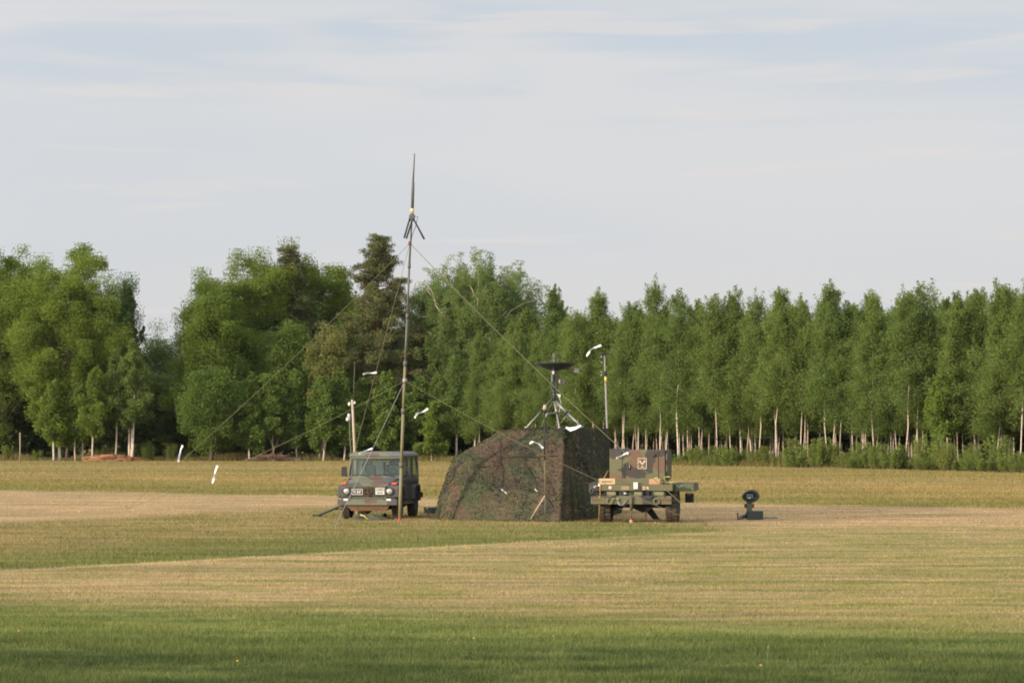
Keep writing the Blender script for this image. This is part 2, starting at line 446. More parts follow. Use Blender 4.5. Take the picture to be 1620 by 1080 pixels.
def make_tree(name, seed, h, Rc, b, leaves, kind, leaf_m, bark_m, r0=None, lsz=(0.15, 0.10), label=None, cat='tree', nl=60, stems=1, bend=0.3, spread=0.25):
    g = np.random.default_rng(seed)
    mbt = MB(); pts = []
    r0 = r0 or h * 0.0085
    paths = []
    for s in range(stems):
        P = trunk_path(h * (0.86 if kind == 'broad' else 0.66 if kind == 'weep' else 1 if s == 0 else g.uniform(0.8, 0.97)), g, h * 0.006, bend * g.uniform(0.3, 1))
        if s: P[:, 0] += g.uniform(-spread, spread) * (0.5 + P[:, 2] / h * 2); P[:, 1] += g.uniform(-spread, spread) * (0.5 + P[:, 2] / h * 2)
        paths.append(P)
        n = len(P); rr = [r0 * (1.25 if i == 0 else 1.0) * (1 - 0.88 * i / (n - 1)) for i in range(n)]
        mbt.tube([Vector(p) for p in P], rr, 7)
    if kind == 'birch':
        tips = []
        for i in range(nl):
            P = paths[i % stems]; u = (i + g.uniform(0, 1)) / nl; tt = b + (0.99 - b) * u
            prof = min(1.0, (u + 0.22) / 0.34) * (1 - u) ** 0.45 * 0.98 + 0.12
            L = Rc * prof * g.uniform(0.5, 1.25); az = i * 2.4 + g.normal(0, 0.5); el = R(12 + 54 * u + g.normal(0, 10))
            d = np.array([math.cos(az) * math.cos(el), math.sin(az) * math.cos(el), math.sin(el)]); o = on_path(P, tt)
            tip = lambda s: o + d * L * s + np.array([0, 0, -0.30 * L * s * s * (1 - u)])
            if L > 0.5: mbt.tube([Vector(tip(s)) for s in (0, 0.4, 0.85)], [r0 * 0.22 * (1 - tt) + 0.010, 0.010, 0.005], 4, cap=False, mi=2)
            if u > 0.45: tips.append(tip(0.85))
            k = max(3, int(7 * prof + 1))
            for q in range(k):
                s = g.uniform(0.2, 1.1); cpt = tip(s) + g.normal(0, 0.08 + 0.09 * L, 3) * np.array([1, 1, 0.6])
                m = int(leaves / nl / k * g.uniform(0.4, 1.7) * (0.40 + prof) * (1.0 if u < 0.8 else 0.6))
                sg = 0.11 + 0.055 * L; vv = g.uniform(0, 1, m) ** 1.3
                dr = (0.25 + 0.35 * g.uniform()) * (0.5 + 0.5 * L)
                pts.append(cpt + tg(g, (m, 3)) * np.array([sg, sg, sg * 0.8]) - np.column_stack([vv * 0, vv * 0, vv * dr]))
        for P in paths:                      # feathery leading shoots
            for q in range(18):
                o = tips[int(g.integers(len(tips)))]; az = g.uniform(0, 6.28); ln = h * g.uniform(0.03, 0.085)
                if q < 1: o = P[-1]; ln = h * 0.05
                tl = g.uniform(0.1, 0.6)
                e = o + np.array([math.cos(az) * ln * tl, math.sin(az) * ln * tl, ln]); m = int(leaves * 0.0035); v = g.uniform(0, 1, m)[:, None]
                pts.append(o + (e - o) * v + tg(g, (m, 3)) * (0.15 * (1.05 - 0.7 * v)))
                mbt.tube([Vector(o), Vector(e)], [0.010, 0.004], 4, cap=False, mi=2)
    elif kind == 'broad':
        nl = int(nl * 1.8)
        czc = h * (b + 1) / 2; hz = h * (1 - b) / 2
        ph = g.uniform(0, 6.28, 6)
        for i in range(nl):
            dv = g.normal(size=3); dv /= np.linalg.norm(dv)
            az = math.atan2(dv[1], dv[0]); lump = 1 + 0.13 * math.sin(3 * az + ph[0] + 2 * dv[2]) + 0.10 * math.sin(5 * dv[2] + ph[1] + az) + g.normal(0, 0.06)
            rr = g.uniform(0.2, 1) ** 0.40 * lump * 0.95
            egg = 1.0 - 0.10 * dv[2]; rr *= (abs(dv[2]) ** 2.7 + math.hypot(dv[0], dv[1]) ** 2.7) ** (-1 / 2.7)
            cpt = np.array([dv[0] * Rc * rr * egg, dv[1] * Rc * rr * egg, czc + dv[2] * hz * rr * 0.95])
            cpt[:2] += on_path(paths[0], cpt[2] / h)[:2]
            if i % 4 == 0:
                o = on_path(paths[i // 4 % stems], max(0.12, cpt[2] / h - 0.22)); mid = (o + cpt) / 2 + np.array([0, 0, 0.3])
                mbt.tube([Vector(o), Vector(mid), Vector(cpt)], [r0 * 0.35, r0 * 0.2, 0.015], 5, cap=False)
            m = int(leaves / nl * g.uniform(0.5, 1.5)); sz = min(Rc, 2.6) * g.uniform(0.10, 0.20)
            pts.append(cpt + tg(g, (m, 3)) * np.array([sz, sz, sz * 0.88]) * 1.1)
    elif kind == 'pine':
        for i in range(nl):
            u = (i + g.uniform(0, 1)) / nl; tt = b + (0.99 - b) * u
            prof = (1 - u) ** 0.85 * min(1, 0.5 + u * 1.8) * 1.25 + 0.06
            L = Rc * prof * g.uniform(0.5, 1.25); az = i * 2.4 + g.normal(0, 0.5); el = R(-6 + 52 * u * u + g.normal(0, 13))
            d = np.array([math.cos(az) * math.cos(el), math.sin(az) * math.cos(el), math.sin(el)]); o = on_path(paths[0], tt)
            mbt.tube([Vector(o), Vector(o + d * L * 0.5), Vector(o + d * L * 0.95 + np.array([0, 0, 0.1 * L]))], [r0 * 0.28, r0 * 0.16, 0.02], 5, cap=False)
            for q in range(5):
                s = g.uniform(0.3, 1.08); cpt = o + d * L * s + np.array([0, 0, 0.1 * L * s]) + g.normal(0, 0.34, 3) * np.array([1, 1, 0.75])
                m = int(leaves / nl / 5 * g.uniform(0.4, 1.6) * (0.30 + 1.1 * prof)); kk = 0.5 + 0.55 * (1 - u)
                pts.append(cpt + tg(g, (m, 3)) * np.array([0.34, 0.34, 0.20]) * kk)
    elif kind == 'weep':
        leaves = int(leaves * 1.0)
        for i in range(nl):
            u = (i + g.uniform(0, 1)) / nl; tt = b + (1.0 - b) * u
            az = i * 2.4 + g.normal(0, 0.4); el = R(22 + 46 * u * g.uniform(0.5, 1.2) + g.normal(0, 8)); o = on_path(paths[0], tt)
            dd = np.array([math.cos(az) * math.cos(el) / Rc, math.sin(az) * math.cos(el) / Rc, math.sin(el) / (0.42 * h)]); oo = np.array([o[0] / Rc, o[1] / Rc, (o[2] - 0.58 * h) / (0.42 * h)])
            qa, qb, qc = dd @ dd, 2 * dd @ oo, oo @ oo - 1
            L = max(1.0, (-qb + math.sqrt(max(0.0, qb * qb - 4 * qa * qc))) / (2 * qa)) * g.uniform(0.72, 1.02)
            d = np.array([math.cos(az) * math.cos(el), math.sin(az) * math.cos(el), math.sin(el)]); o = on_path(paths[0], tt)
            tip = lambda s: o + d * L * s + np.array([0, 0, -0.12 * L * s * s])
            wv = g.normal(0, 0.12, (5, 3)); ss_ = (0, 0.3, 0.6, 0.85, 1.0)
            mbt.tube([Vector(tip(s) + wv[j] * (s > 0)) for j, s in enumerate(ss_)], [r0 * 0.42 * (1 - 0.85 * s) + 0.012 for s in ss_], 5, cap=False, mi=1 if u > 0.12 else 0)
            for q in range(30):
                s = g.uniform(0.15, 1.05); top = tip(s) + g.normal(0, 0.85, 3) * np.array([1, 1, 0.6]); ln = g.uniform(0.5, 2.6) * (0.5 + 0.5 * min(1, s * 1.3))
                m = int(leaves / nl / 30 * (0.4 + ln / 2)); v = g.uniform(0, 1, m)
                cl = top + np.column_stack([tg(g, m) * 0.20 + 0.45 * v * g.normal(), tg(g, m) * 0.20, -v * ln])
                pts.append(cl)
    elif kind == 'shrub':
        for i in range(nl):
            az = g.uniform(0, 6.28); lean = g.uniform(0.05, 0.55); hh = h * g.uniform(0.55, 1.0); rr = Rc * g.uniform(0, 0.6)
            o = np.array([rr * math.cos(az), rr * math.sin(az), 0]); e = o + np.array([math.cos(az) * lean * Rc, math.sin(az) * lean * Rc, hh])
            mbt.tube([Vector(o), Vector(e)], [0.012, 0.004], 4, cap=False)
            m = int(leaves / nl); v = g.uniform(0.15, 1.05, m)[:, None]
            pts.append(o + (e - o) * v + g.normal(0, 1, (m, 3)) * np.array([0.11, 0.11, 0.07]) * (1.25 - 0.8 * v))
    pts = np.concatenate(pts)
    pts = pts[pts[:, 2] > 0.05]
    hang = 0.9 if kind in ('birch', 'weep') else 0.2
    V = leaf_faces(pts, lsz[0], lsz[1], g, 0.25, hang)
    root = thing(name, label, cat)
    tr = mbt.build('trunk', [bark_m, M['birch_bark'], M['grey_bark']], root, recalc=False)
    cr = link(bpy.data.objects.new('crown', np_mesh('crown', V, 4, leaf_m)), root)
    return root


used = {}


def plant(proto, x, y, scale, label, group=None, rotz=None, sx=None, leaf=None):
    first = proto.name not in used
    o = proto if first else copy_tree(proto)
    used[proto.name] = 1
    o.location = (x, y, 0); o.rotation_euler = (0, 0, rnd.uniform(0, 6.28) if rotz is None else rotz)
    o.scale = (sx or scale, sx or scale, scale); tag(o, label, None, group)
    return o


def treetop(px, ytop, D): return HC + (683.0 - ytop) * D / F


def edge(x): return min(240.0, 226.0 - 1.6 * x)


birches = [make_tree('birch_tree', 100 + i, 11.0, 1.75 + 0.30 * (i % 3), 0.27 + 0.035 * (i % 4) + (0.05 if i > 4 else 0), 17000 if i > 4 else 30000, 'birch', M['birch_leaf'], M['birch_bark'], r0=0.041 + 0.009 * (i % 3), lsz=(0.115, 0.07), nl=66, bend=0.6) for i in range(8)]
# -- left wood: individual trees
def one(name, seed, px, ytop, D, halfw, b, leaves, kind, leaf, bark, label, cat='tree', lsz=(0.155, 0.105), nl=110, stems=1, r0=None, bend=0.3, spread=0.25):
    h = treetop(px, ytop, D); Rc = halfw * D / F
    o = make_tree(name, seed, h, Rc, b, int(leaves * 2.2), kind, M[leaf], M[bark], r0=r0, lsz=lsz, label=label, cat=cat, nl=nl, stems=stems, bend=bend, spread=spread)
    o.location = (gx(px, D), D, 0)
    return o


one('broadleaf_tree', 1, -6, 386, 246, 74, 0.14, 42000, 'broad', 'broad_leaf', 'grey_bark', 'light green broadleaf tree cut off by the left edge of the photo')
one('broadleaf_tree', 34, 44, 396, 252, 52, 0.14, 30000, 'broad', 'broad_leaf', 'grey_bark', 'light green tree behind the left shoulder of the big rounded tree')
one('broadleaf_tree', 2, 106, 392, 242, 94, 0.12, 70000, 'broad', 'broad_leaf', 'grey_bark', 'big dense bright green tree with a rounded crown left of the triple birch', nl=150)
one('spruce_tree', 3, 205, 468, 254, 40, 0.04, 26000, 'birch', 'dark_leaf', 'grey_bark', 'pointed dark green tree behind the right shoulder of the big rounded tree', lsz=(0.24, 0.14), nl=90)
one('broadleaf_tree', 31, 168, 455, 256, 45, 0.05, 24000, 'broad', 'dark_leaf', 'grey_bark', 'dark green tree between the big rounded crown and the pointed dark tree')
one('broadleaf_tree', 4, 262, 522, 272, 46, 0.03, 22000, 'broad', 'dark_leaf', 'grey_bark', 'low dark tree filling the dip in the skyline of the left wood')
one('birch_tree', 5, 208, 548, 237, 30, 0.40, 11000, 'birch', 'birch_leaf', 'birch_bark', 'triple stemmed birch with three pale trunks side by side above the log pile', lsz=(0.17, 0.11), nl=50, stems=3, r0=0.10, bend=0.15, spread=0.30)
one('birch_tree', 6, 183, 560, 237, 24, 0.42, 6000, 'birch', 'birch_leaf', 'birch_bark', 'thin birch with a slightly curved pale trunk just left of the triple birch', lsz=(0.17, 0.11), nl=36, r0=0.09, bend=0.6)
one('birch_tree', 7, 147, 590, 236, 26, 0.34, 6000, 'birch', 'broad_leaf', 'birch_bark', 'young birch with a leaning trunk at the left end of the log pile', lsz=(0.17, 0.11), nl=36, r0=0.08, bend=0.8)
for k, (px, yt, sd) in enumerate(((86, 610, 41), (96, 640, 42), (120, 600, 43), (131, 625, 44))):
    one('birch_tree', sd, px, yt, 236.5 + k * 0.4, 24, 0.36, 4500, 'birch', 'broad_leaf', 'birch_bark',
        ['short birch with a pale trunk, leftmost of the four beneath the big rounded tree', 'stout short birch with a broken looking trunk beneath the big rounded tree',
         'thin short birch with a dark gap to its left beneath the big rounded tree', 'thin short birch nearest the leaning young birch beneath the big rounded tree'][k], lsz=(0.2, 0.13), nl=30, r0=[0.10, 0.14, 0.07, 0.06][k])
one('broadleaf_tree', 8, 338, 452, 243, 62, 0.10, 52000, 'broad', 'broad_leaf', 'grey_bark', 'tall bright green tree on the right side of the skyline dip', nl=120)
one('broadleaf_tree', 32, 352, 425, 249, 56, 0.14, 36000, 'broad', 'broad_leaf', 'grey_bark', 'light green tree stepping up the skyline behind the tall bright green tree')
one('broadleaf_tree', 33, 540, 418, 256, 36, 0.2, 20000, 'broad', 'broad_leaf', 'grey_bark', 'narrow light green tree just left of the tall dark pine')
one('broadleaf_tree', 9, 408, 396, 250, 64, 0.14, 46000, 'broad', 'broad_leaf', 'grey_bark', 'tall light green tree with an airy top behind the bright green tree', nl=120)
one('broadleaf_tree', 10, 492, 402, 254, 62, 0.22, 40000, 'broad', 'broad_leaf', 'grey_bark', 'light green tree with a round top between the two pines', nl=100)
one('pine_tree', 11, 452, 390, 251.5, 46, 0.40, 22000, 'pine', 'pine_needle', 'pine_bark', 'pine with a reddish trunk half hidden among light green crowns', lsz=(0.24, 0.06), nl=90, r0=0.17)
one('pine_tree', 12, 600, 376, 242, 74, 0.28, 46000, 'pine', 'pine_needle', 'pine_bark', 'tall dark brown green pine standing out on the skyline left of the antenna mast', lsz=(0.24, 0.06), nl=120, r0=0.20)
one('broadleaf_tree', 13, 562, 470, 252, 45, 0.08, 24000, 'broad', 'broad_leaf', 'grey_bark', 'yellow green tree showing between the two pines')
one('willow_tree', 14, 518, 520, 239, 34, 0.10, 16000, 'broad', 'pale_leaf', 'grey_bark', 'pale yellow green willow in front of the pines', lsz=(0.22, 0.12), nl=70)
one('broadleaf_tree', 15, 335, 588, 236.5, 46, 0.12, 22000, 'broad', 'mid_leaf', 'grey_bark', 'round bushy green tree with a short reddish trunk at the wood edge', nl=70, r0=0.16)
one('broadleaf_tree', 16, 612, 560, 247, 50, 0.04, 22000, 'broad', 'dark_leaf', 'grey_bark', 'dark bushy tree beneath the tall dark pine')
one('broadleaf_tree', 17, 455, 500, 244, 42, 0.08, 22000, 'broad', 'mid_leaf', 'grey_bark', 'mid green tree beneath the half hidden pine')
one('birch_tree', 18, 505, 570, 239, 32, 0.16, 10000, 'birch', 'mid_leaf', 'birch_bark', 'leafy young birch beneath the pale willow', lsz=(0.22, 0.14), nl=50)
sm = ['bushy young tree just right of the round bushy tree', 'young leafy tree with a pale thin trunk above the brush heap', 'upright young leafy tree right of the brush heap',
      'full leafed young tree beneath the willow', 'young leafy tree left of the slim pole behind the vehicle', 'young leafy tree behind the slim pole', 'dark young tree left of the antenna mast',
      'dark young tree right of the antenna mast above the vehicle']
for k, (px, yt) in enumerate(((395, 600), (432, 588), (470, 594), (512, 600), (545, 588), (575, 606), (612, 596), (655, 600))):
    one('young_tree', 60 + k, px, yt, 237.0 + 0.8 * (k % 3), 25, 0.20, 9000, 'broad' if k % 2 else 'birch', 'mid_leaf', 'birch_bark' if k < 5 else 'grey_bark', sm[k], lsz=(0.22, 0.15), nl=46, r0=0.075)
one('birch_tree', 19, 752, 372, 243, 98, 0.34, 120000, 'weep', 'weep_leaf', 'grey_bark', 'big weeping birch with hanging twigs and pale forked limbs behind the netted tent', lsz=(0.16, 0.08), nl=54, r0=0.30)
wb = C.objects['birch_tree.%03d' % (max(int(o_.name[-3:]) for o_ in C.objects if o_.name.startswith('birch_tree.') and o_.name[-3:].isdigit()))]
for ln_, r_ in (([(776, 540), (775, 520), (768, 500), (757, 478), (744, 452)], 0.10), ([(775, 518), (772, 482), (768, 454)], 0.08), ([(772, 484), (784, 460)], 0.05), ([(712, 512), (702, 500), (690, 484), (684, 462), (672, 446)], 0.07), ([(700, 500), (703, 484)], 0.04)):
    bl_ = [at(x_, y_, 240.2 + 0.02 * abs(y_ - 500)) - wb.location for x_, y_ in ln_]
    MB().tube(bl_, [0.6 * r_ * (1 - 0.55 * k_ / (len(bl_) - 1)) for k_ in range(len(bl_))], 6).build('pale_limb', M['birch_bark'], wb)
one('birch_tree', 20, 694, 376, 247, 50, 0.40, 40000, 'weep', 'weep_leaf', 'grey_bark', 'weeping birch with airy hanging twigs right beside the mast', lsz=(0.16, 0.08), nl=28, r0=0.16)
one('birch_tree', 21, 826, 396, 247, 54, 0.30, 46000, 'weep', 'weep_leaf', 'grey_bark', 'weeping birch on the right shoulder of the big weeping birch', lsz=(0.16, 0.08), nl=30, r0=0.16)
mid = [(690, 596, 238, 'young birch with a thin stem left of the netted tent'), (722, 575, 236, 'birch with a straight white trunk rising behind the left slope of the netted tent'),
       (752, 590, 235, 'birch with a reddish white trunk above the left shoulder of the netted tent'), (812, 525, 236, 'birch with a bent white trunk above the middle of the netted tent'),
       (838, 500, 238, 'leafy birch left of the dish antenna'), (868, 468, 236, 'tall birch rising straight above the dish antenna'), (780, 540, 240, 'leafy birch in front of the weeping birch'),
       (893, 490, 238, 'birch just right of the dish antenna')]
for k, (px, yt, D, lb) in enumerate(mid):
    one('birch_tree', 70 + k, px, yt, D, 38 if k > 2 else 27, 0.22 if k > 2 else 0.3, 20000 if k > 2 else 9000, 'birch', 'birch_leaf', 'birch_bark', lb, lsz=(0.14, 0.085), nl=60, r0=0.095, bend=0.9 if k == 3 else 0.3)
one('young_tree', 80, 683, 640, 235, 17, 0.18, 3500, 'birch', 'broad_leaf', 'birch_bark', 'small bright green birch sapling between vehicle and netted tent', lsz=(0.2, 0.13), nl=34, r0=0.05)

# -- deep fill of the left wood
fill = [make_tree('dark_tree', 200 + i, 12.0, 2.6, 0.02, 16000, 'broad', M['dark_leaf'], M['grey_bark'], lsz=(0.30, 0.22), nl=90, cat='tree') for i in range(3)]
k = 0
for row in range(3):
    for px in range(-480, 960, 46):
        D = 252 + row * 9 + rnd.uniform(-2, 2); p = px + rnd.uniform(-18, 18)
        lim = 560 if p < 240 or 300 < p < 640 else 600
        if 370 < p < 590: lim = 465
        if 20 < p < 170: lim = 470
        if 640 <= p < 900: lim = 545
        if p < -10: lim = 430
        h = treetop(p, lim + rnd.uniform(-10, 25), D)
        plant(fill[k % 3], gx(p, D), D, h / 12.0, 'dark leafy tree deep inside the wood on the left half of the field edge', 'dark trees deep inside the left wood', sx=rnd.uniform(0.9, 1.25)); k += 1
for k2 in range(40):
    x = -2 + k2 * 1.55; D = edge(x) + 27 + rnd.uniform(-2, 4)
    plant(fill[k2 % 3], x, D, rnd.uniform(0.72, 0.86), 'dark leafy tree closing the back of the birch plantation', 'dark trees behind the birch plantation', sx=rnd.uniform(0.8, 1.0))

# -- birch plantation on the right
front = [(912, 492), (940, 463), (983, 478), (1010, 486), (1045, 447), (1074, 460), (1108, 474), (1137, 466), (1172, 462), (1201, 468), (1229, 455), (1265, 470), (1318, 449), (1347, 476), (1383, 478),
         (1432, 462), (1452, 446), (1507, 474), (1545, 460), (1578, 452), (1612, 455), (1650, 460), (1690, 470)]
flabel = ['birch at the left end of the plantation beside the weeping birches', 'tall thin birch with a bare pale trunk left of the pole with the disc', 'birch just right of the pole with the disc',
          'birch above the left half of the generator box', 'tall ragged topped birch with thick white trunk above the right end of the generator box', 'birch with a white trunk directly right of the generator box',
          'birch with a thin trunk, second from the generator box along the plantation front', 'birch with a bright white trunk left of the ground sight', 'birch with a thick pale trunk above the ground sight, left of a leaning trunk',
          'birch right above the ground sight with clear pale trunk', 'birch with low leaves just right of the ground sight', 'birch with a short lit trunk, first after the wide gap right of the ground sight',
          'pointed tall birch with a grey white trunk among the low bushes', 'slim birch between the pointed tall birch and the forked one', 'birch with a low side stem forking off its trunk height in the bushes',
          'birch with a straight white trunk left of the small bright birch', 'tallest broad birch with a pointed top near the small bright birch', 'birch behind the small bright birch on its right',
          'birch with a thin dark trunk right of the small bright birch', 'birch with a white trunk at the right end of the bushes', 'birch with several white trunks at the right edge of the photo',
          'birch beyond the right edge of the photo', 'birch farthest right beyond the edge of the photo']
for k, (px, yt) in enumerate(front):
    D = 190.0
    for _ in range(8): D = edge(gx(px, D)) + 0.4 + (0, 2.2, 0.8, 3.0, 1.2)[k % 5]
    h = treetop(px, yt, D) * 0.955
    plant(birches[(5, 1, 6, 2, 7, 5, 0, 6, 4, 7, 3)[k % 11]], gx(px, D), D, h / 11.0, flabel[k], 'birches in the front row of the plantation', sx=rnd.uniform(0.95, 1.15))
k = 0
for row in range(1, 9):
    x = -3 + rnd.uniform(0, 1)
    while x < 47:
        D = edge(x) + 1.2 + row * 2.5 + rnd.uniform(-0.8, 0.8)
        h = rnd.uniform(9.6, 11.5) * (0.95 + 0.010 * row)
        if x < 5: h *= 0.92
        plant(birches[k % 8], x, D, h / 11.0, 'slender birch inside the plantation behind its front row', 'birches inside the plantation'); k += 1
        x += rnd.uniform(1.3, 2.0)
o = one('birch_tree', 90, 1486, 602, edge(27.5) - 0.6, 26, 0.42, 6500, 'birch', 'broad_leaf', 'birch_bark', 'small bright green birch with a thin lit trunk in front of the dark plantation', lsz=(0.19, 0.11), nl=34, r0=0.055)
# leaning trunk among the birches
p0 = Vector((gx(1190, 203), 203, 0)); 
o = thing('leaning_trunk', 'bare white birch trunk leaning right of the thick pale trunk above the ground sight', 'tree trunk', p0)
MB().tube([(0, 0, 0), (-0.12, 0, 1.5), (-0.42, 0.1, 3.6)], [0.075, 0.065, 0.05], 8).build('trunk', M['birch_bark'], o)
MB().tube([(0.0, 0, 0), (0.02, 0.02, 0.05)], [0.10, 0.07], 8).build('root_flare', M['birch_bark'], o)

# -- low bushes along the plantation
shr = [make_tree('shrub', 300 + i, 2.0, 0.95, 0.1, 2600, 'shrub', M['shrub_leaf'], M['grey_bark'], lsz=(0.15, 0.055), nl=26, cat='shrub') for i in range(4)]
k = 0
for px in range(1066, 1608, 15):
    p = px + rnd.uniform(-6, 6); D = edge(gx(p, 195)) - 1.0 + rnd.uniform(-1.8, 2.2)
    big = 1.0 if 1240 < p < 1580 else 0.72
    nm = 'low bushy green shrub in the row before the plantation, right of the ground sight' if p > 1215 else 'low thin green shrub between the generator box and the ground sight at the plantation edge'
    plant(shr[k % 4], gx(p, D), D, big * rnd.choice((0.4, 0.55, 0.7, 0.85, 1.0, 1.15)), nm, 'shrubs along the plantation right of the ground sight' if p > 1215 else 'shrubs between generator box and ground sight', sx=rnd.uniform(0.8, 1.2)); k += 1
for px, s in ((12, .8), (60, .6), (160, .7), (235, 1.0), (270, .9), (300, .5), (410, .6), (560, .6), (655, .8), (700, .7), (745, .6)):
    D = 238.5 + rnd.uniform(-1, 1)
    plant(shr[k % 4], gx(px, D), D, s * 0.8, 'low shrub at the foot of the left wood', 'shrubs at the foot of the left wood'); k += 1

# -- tall dry grass and weeds along the wood edge
n = 42000; X = rng.uniform(-55, 42, n); E = np.minimum(240.0, 226 - 1.6 * X); Y = E + rng.normal(0.2, 1.1, n)
hh = rng.uniform(0.15, 0.85, n) * (0.7 + 0.5 * vnoise(X, Y * 0, 0.8)); a = rng.uniform(0, 6.28, n); wd = rng.uniform(0.03, 0.07, n)
V = np.zeros((n, 3, 3)); V[:, 0] = np.column_stack([X - wd / 2, Y, X * 0]); V[:, 1] = np.column_stack([X + wd / 2, Y, X * 0])
V[:, 2] = np.column_stack([X + np.cos(a) * hh * 0.35, Y + np.sin(a) * hh * 0.35, hh])
me = np_mesh('undergrowth', V.reshape(-1, 3), 3, None, mi=(rng.uniform(0, 1, n) < np.where(X < 8, 0.40, 0.42)).astype(int), mats=[M['dry_stem'], M['shrub_leaf']])
tag(link(bpy.data.objects.new('undergrowth', me)), 'tall dry grass and weeds along the foot of the wood', 'undergrowth', kind='stuff')

# -- log pile, brush heap, marker post
logm = simple('cut reddish wood', (0.26, 0.12, 0.06), 0.85, var=0.5, scale=9)
twigm = simple('dry brown twigs', (0.17, 0.10, 0.065), 0.9, var=0.5, scale=7)
root = thing('log_pile', 'low pile of reddish brown cut logs beneath the triple birch', 'log pile', (gx(180, 234.5), 234.5, 0))
for i in range(46):
    lx = rnd.uniform(-2.1, 2.1); zz = max(0.05, (0.55 - 0.16 * abs(lx + 0.3)) * rnd.uniform(0.1, 1)); ln = rnd.uniform(0.5, 1.2); an = rnd.uniform(-0.3, 0.3)
    MB().tube([(lx - ln * math.cos(an), rnd.uniform(-.3, .3), zz - ln * 0.12 * math.sin(an)), (lx, 0, zz + rnd.uniform(-.03, .05)), (lx + ln * math.cos(an), rnd.uniform(-.3, .3), zz + ln * 0.2 * math.sin(an))], rnd.uniform(0.03, 0.09), 6).build('log', logm, root, recalc=False)
root = thing('brush_heap', 'heap of dry brown brushwood at the wood edge left of the vehicle', 'brush heap', (gx(432, 235), 235, 0))
mb = MB()
for i in range(260):
    u = rnd.uniform(-2, 2); zt = 0.62 * math.exp(-(u / 1.0) ** 2) * rnd.uniform(0.1, 1); an = rnd.uniform(0, 6.28); ln = rnd.uniform(0.3, 0.8)
    c_ = Vector((u, rnd.uniform(-.5, .5), zt + 0.03)); d_ = Vector((math.cos(an), math.sin(an), rnd.uniform(-.35, .35))) * ln
    a_ = c_ - d_; b_ = c_ + d_; a_.z = max(a_.z, 0.01); b_.z = max(b_.z, 0.01)
    mb.tube([a_, b_], rnd.uniform(0.012, 0.03), 4, smooth=False)
mb.build('brushwood', twigm, root, recalc=False)
root = thing('marker_post', 'thin wooden marker post at the far left wood edge', 'post', (gx(32, 235), 235, 0))
MB().tube([(0, 0, 0), (0.02, 0, 1.2), (0, 0, 2.35)], [0.06, 0.05, 0.045], 8).build('shaft', simple('post wood', (0.36, 0.26, 0.18), 0.85), root)

# -- a few flowering weeds in the foreground
wy_ = simple('yellow flower', (0.50, 0.28, 0.05), 0.8); wg_ = simple('weed stalk', (0.20, 0.21, 0.08), 0.9)
dl = thing('dandelion', 'yellow dandelion in the green foreground grass', 'flower', (0, 0, 0))
MB().tube([(0, 0, 0), (0.01, 0, 0.10)], 0.004, 5).build('stalk', wg_, dl)
MB().lathe([(0.001, 0.095), (0.022, 0.10), (0.026, 0.115), (0.012, 0.125), (0.001, 0.127)], 10).build('flower_head', wy_, dl)
for i, (px, py) in enumerate(((30, 1006), (750, 1018), (376, 1055), (1204, 1062))):
    o_ = dl if i == 0 else copy_tree(dl); o_.location = gnd(px, py); o_['group'] = 'dandelions in the foreground grass'; o_.scale = (0.6, 0.6, 0.6)
wd_ = thing('grass_stalk', 'taller pale grass stalk sticking out of the green foreground', 'grass stalk', (0, 0, 0))
MB().tube([(0, 0, 0), (0.02, 0, 0.16), (0.07, 0, 0.27)], [0.004, 0.0035, 0.003], 5).build('stalk', wg_, wd_)
MB().tube([(0.07, 0, 0.26), (0.09, 0, 0.30), (0.12, 0, 0.33)], [0.004, 0.010, 0.003], 5).build('seed_head', simple('pale seed head', (0.26, 0.25, 0.13), 0.9), wd_)
for i, (px, py) in enumerate(((703, 1032), (878, 1030), (893, 1028), (1018, 1030), (1214, 1056))):
    o_ = wd_ if i == 0 else copy_tree(wd_); o_.location = gnd(px, py); o_.rotation_euler = (0, 0, i * 1.9); o_.scale = (0.55, 0.55, 0.5 + 0.05 * (i % 5)); o_['group'] = 'tall stalks in the foreground grass'
# ------------------------------------------------------------------ object materials
def camo(name, cols=((0.105, 0.112, 0.056), (0.135, 0.072, 0.044), (0.030, 0.030, 0.028)), scale=1.5, seed=0.0, rough=0.55, t1=0.52, t2=0.56):
    m, t, out = new_mat(name)
    oc = ocoord(t)
    a = t.noise(t.scale(oc, (1, 0.8, 1.2), (seed, 2.3, 1.1)), scale, 1.5, 0.5, 0.3); b = t.noise(t.scale(oc, (1, 0.8, 1.2), (seed + 9.1, 5.3, 4.1)), scale, 1.5, 0.5, 0.3)
    c = t.mix(t.ss(a, t1 - 0.012, t1 + 0.012), cols[0], cols[1]); c = t.mix(t.ss(b, t2 - 0.012, t2 + 0.012), c, cols[2])
    c = t.mix(1.0, c, t.mix(t.noise(oc, 7, 5, 0.7), (0.78, 0.78, 0.78), (1.2, 1.18, 1.15)), 'MULTIPLY')
    principled(t, out, c, rough, 0, 0.35)
    return m


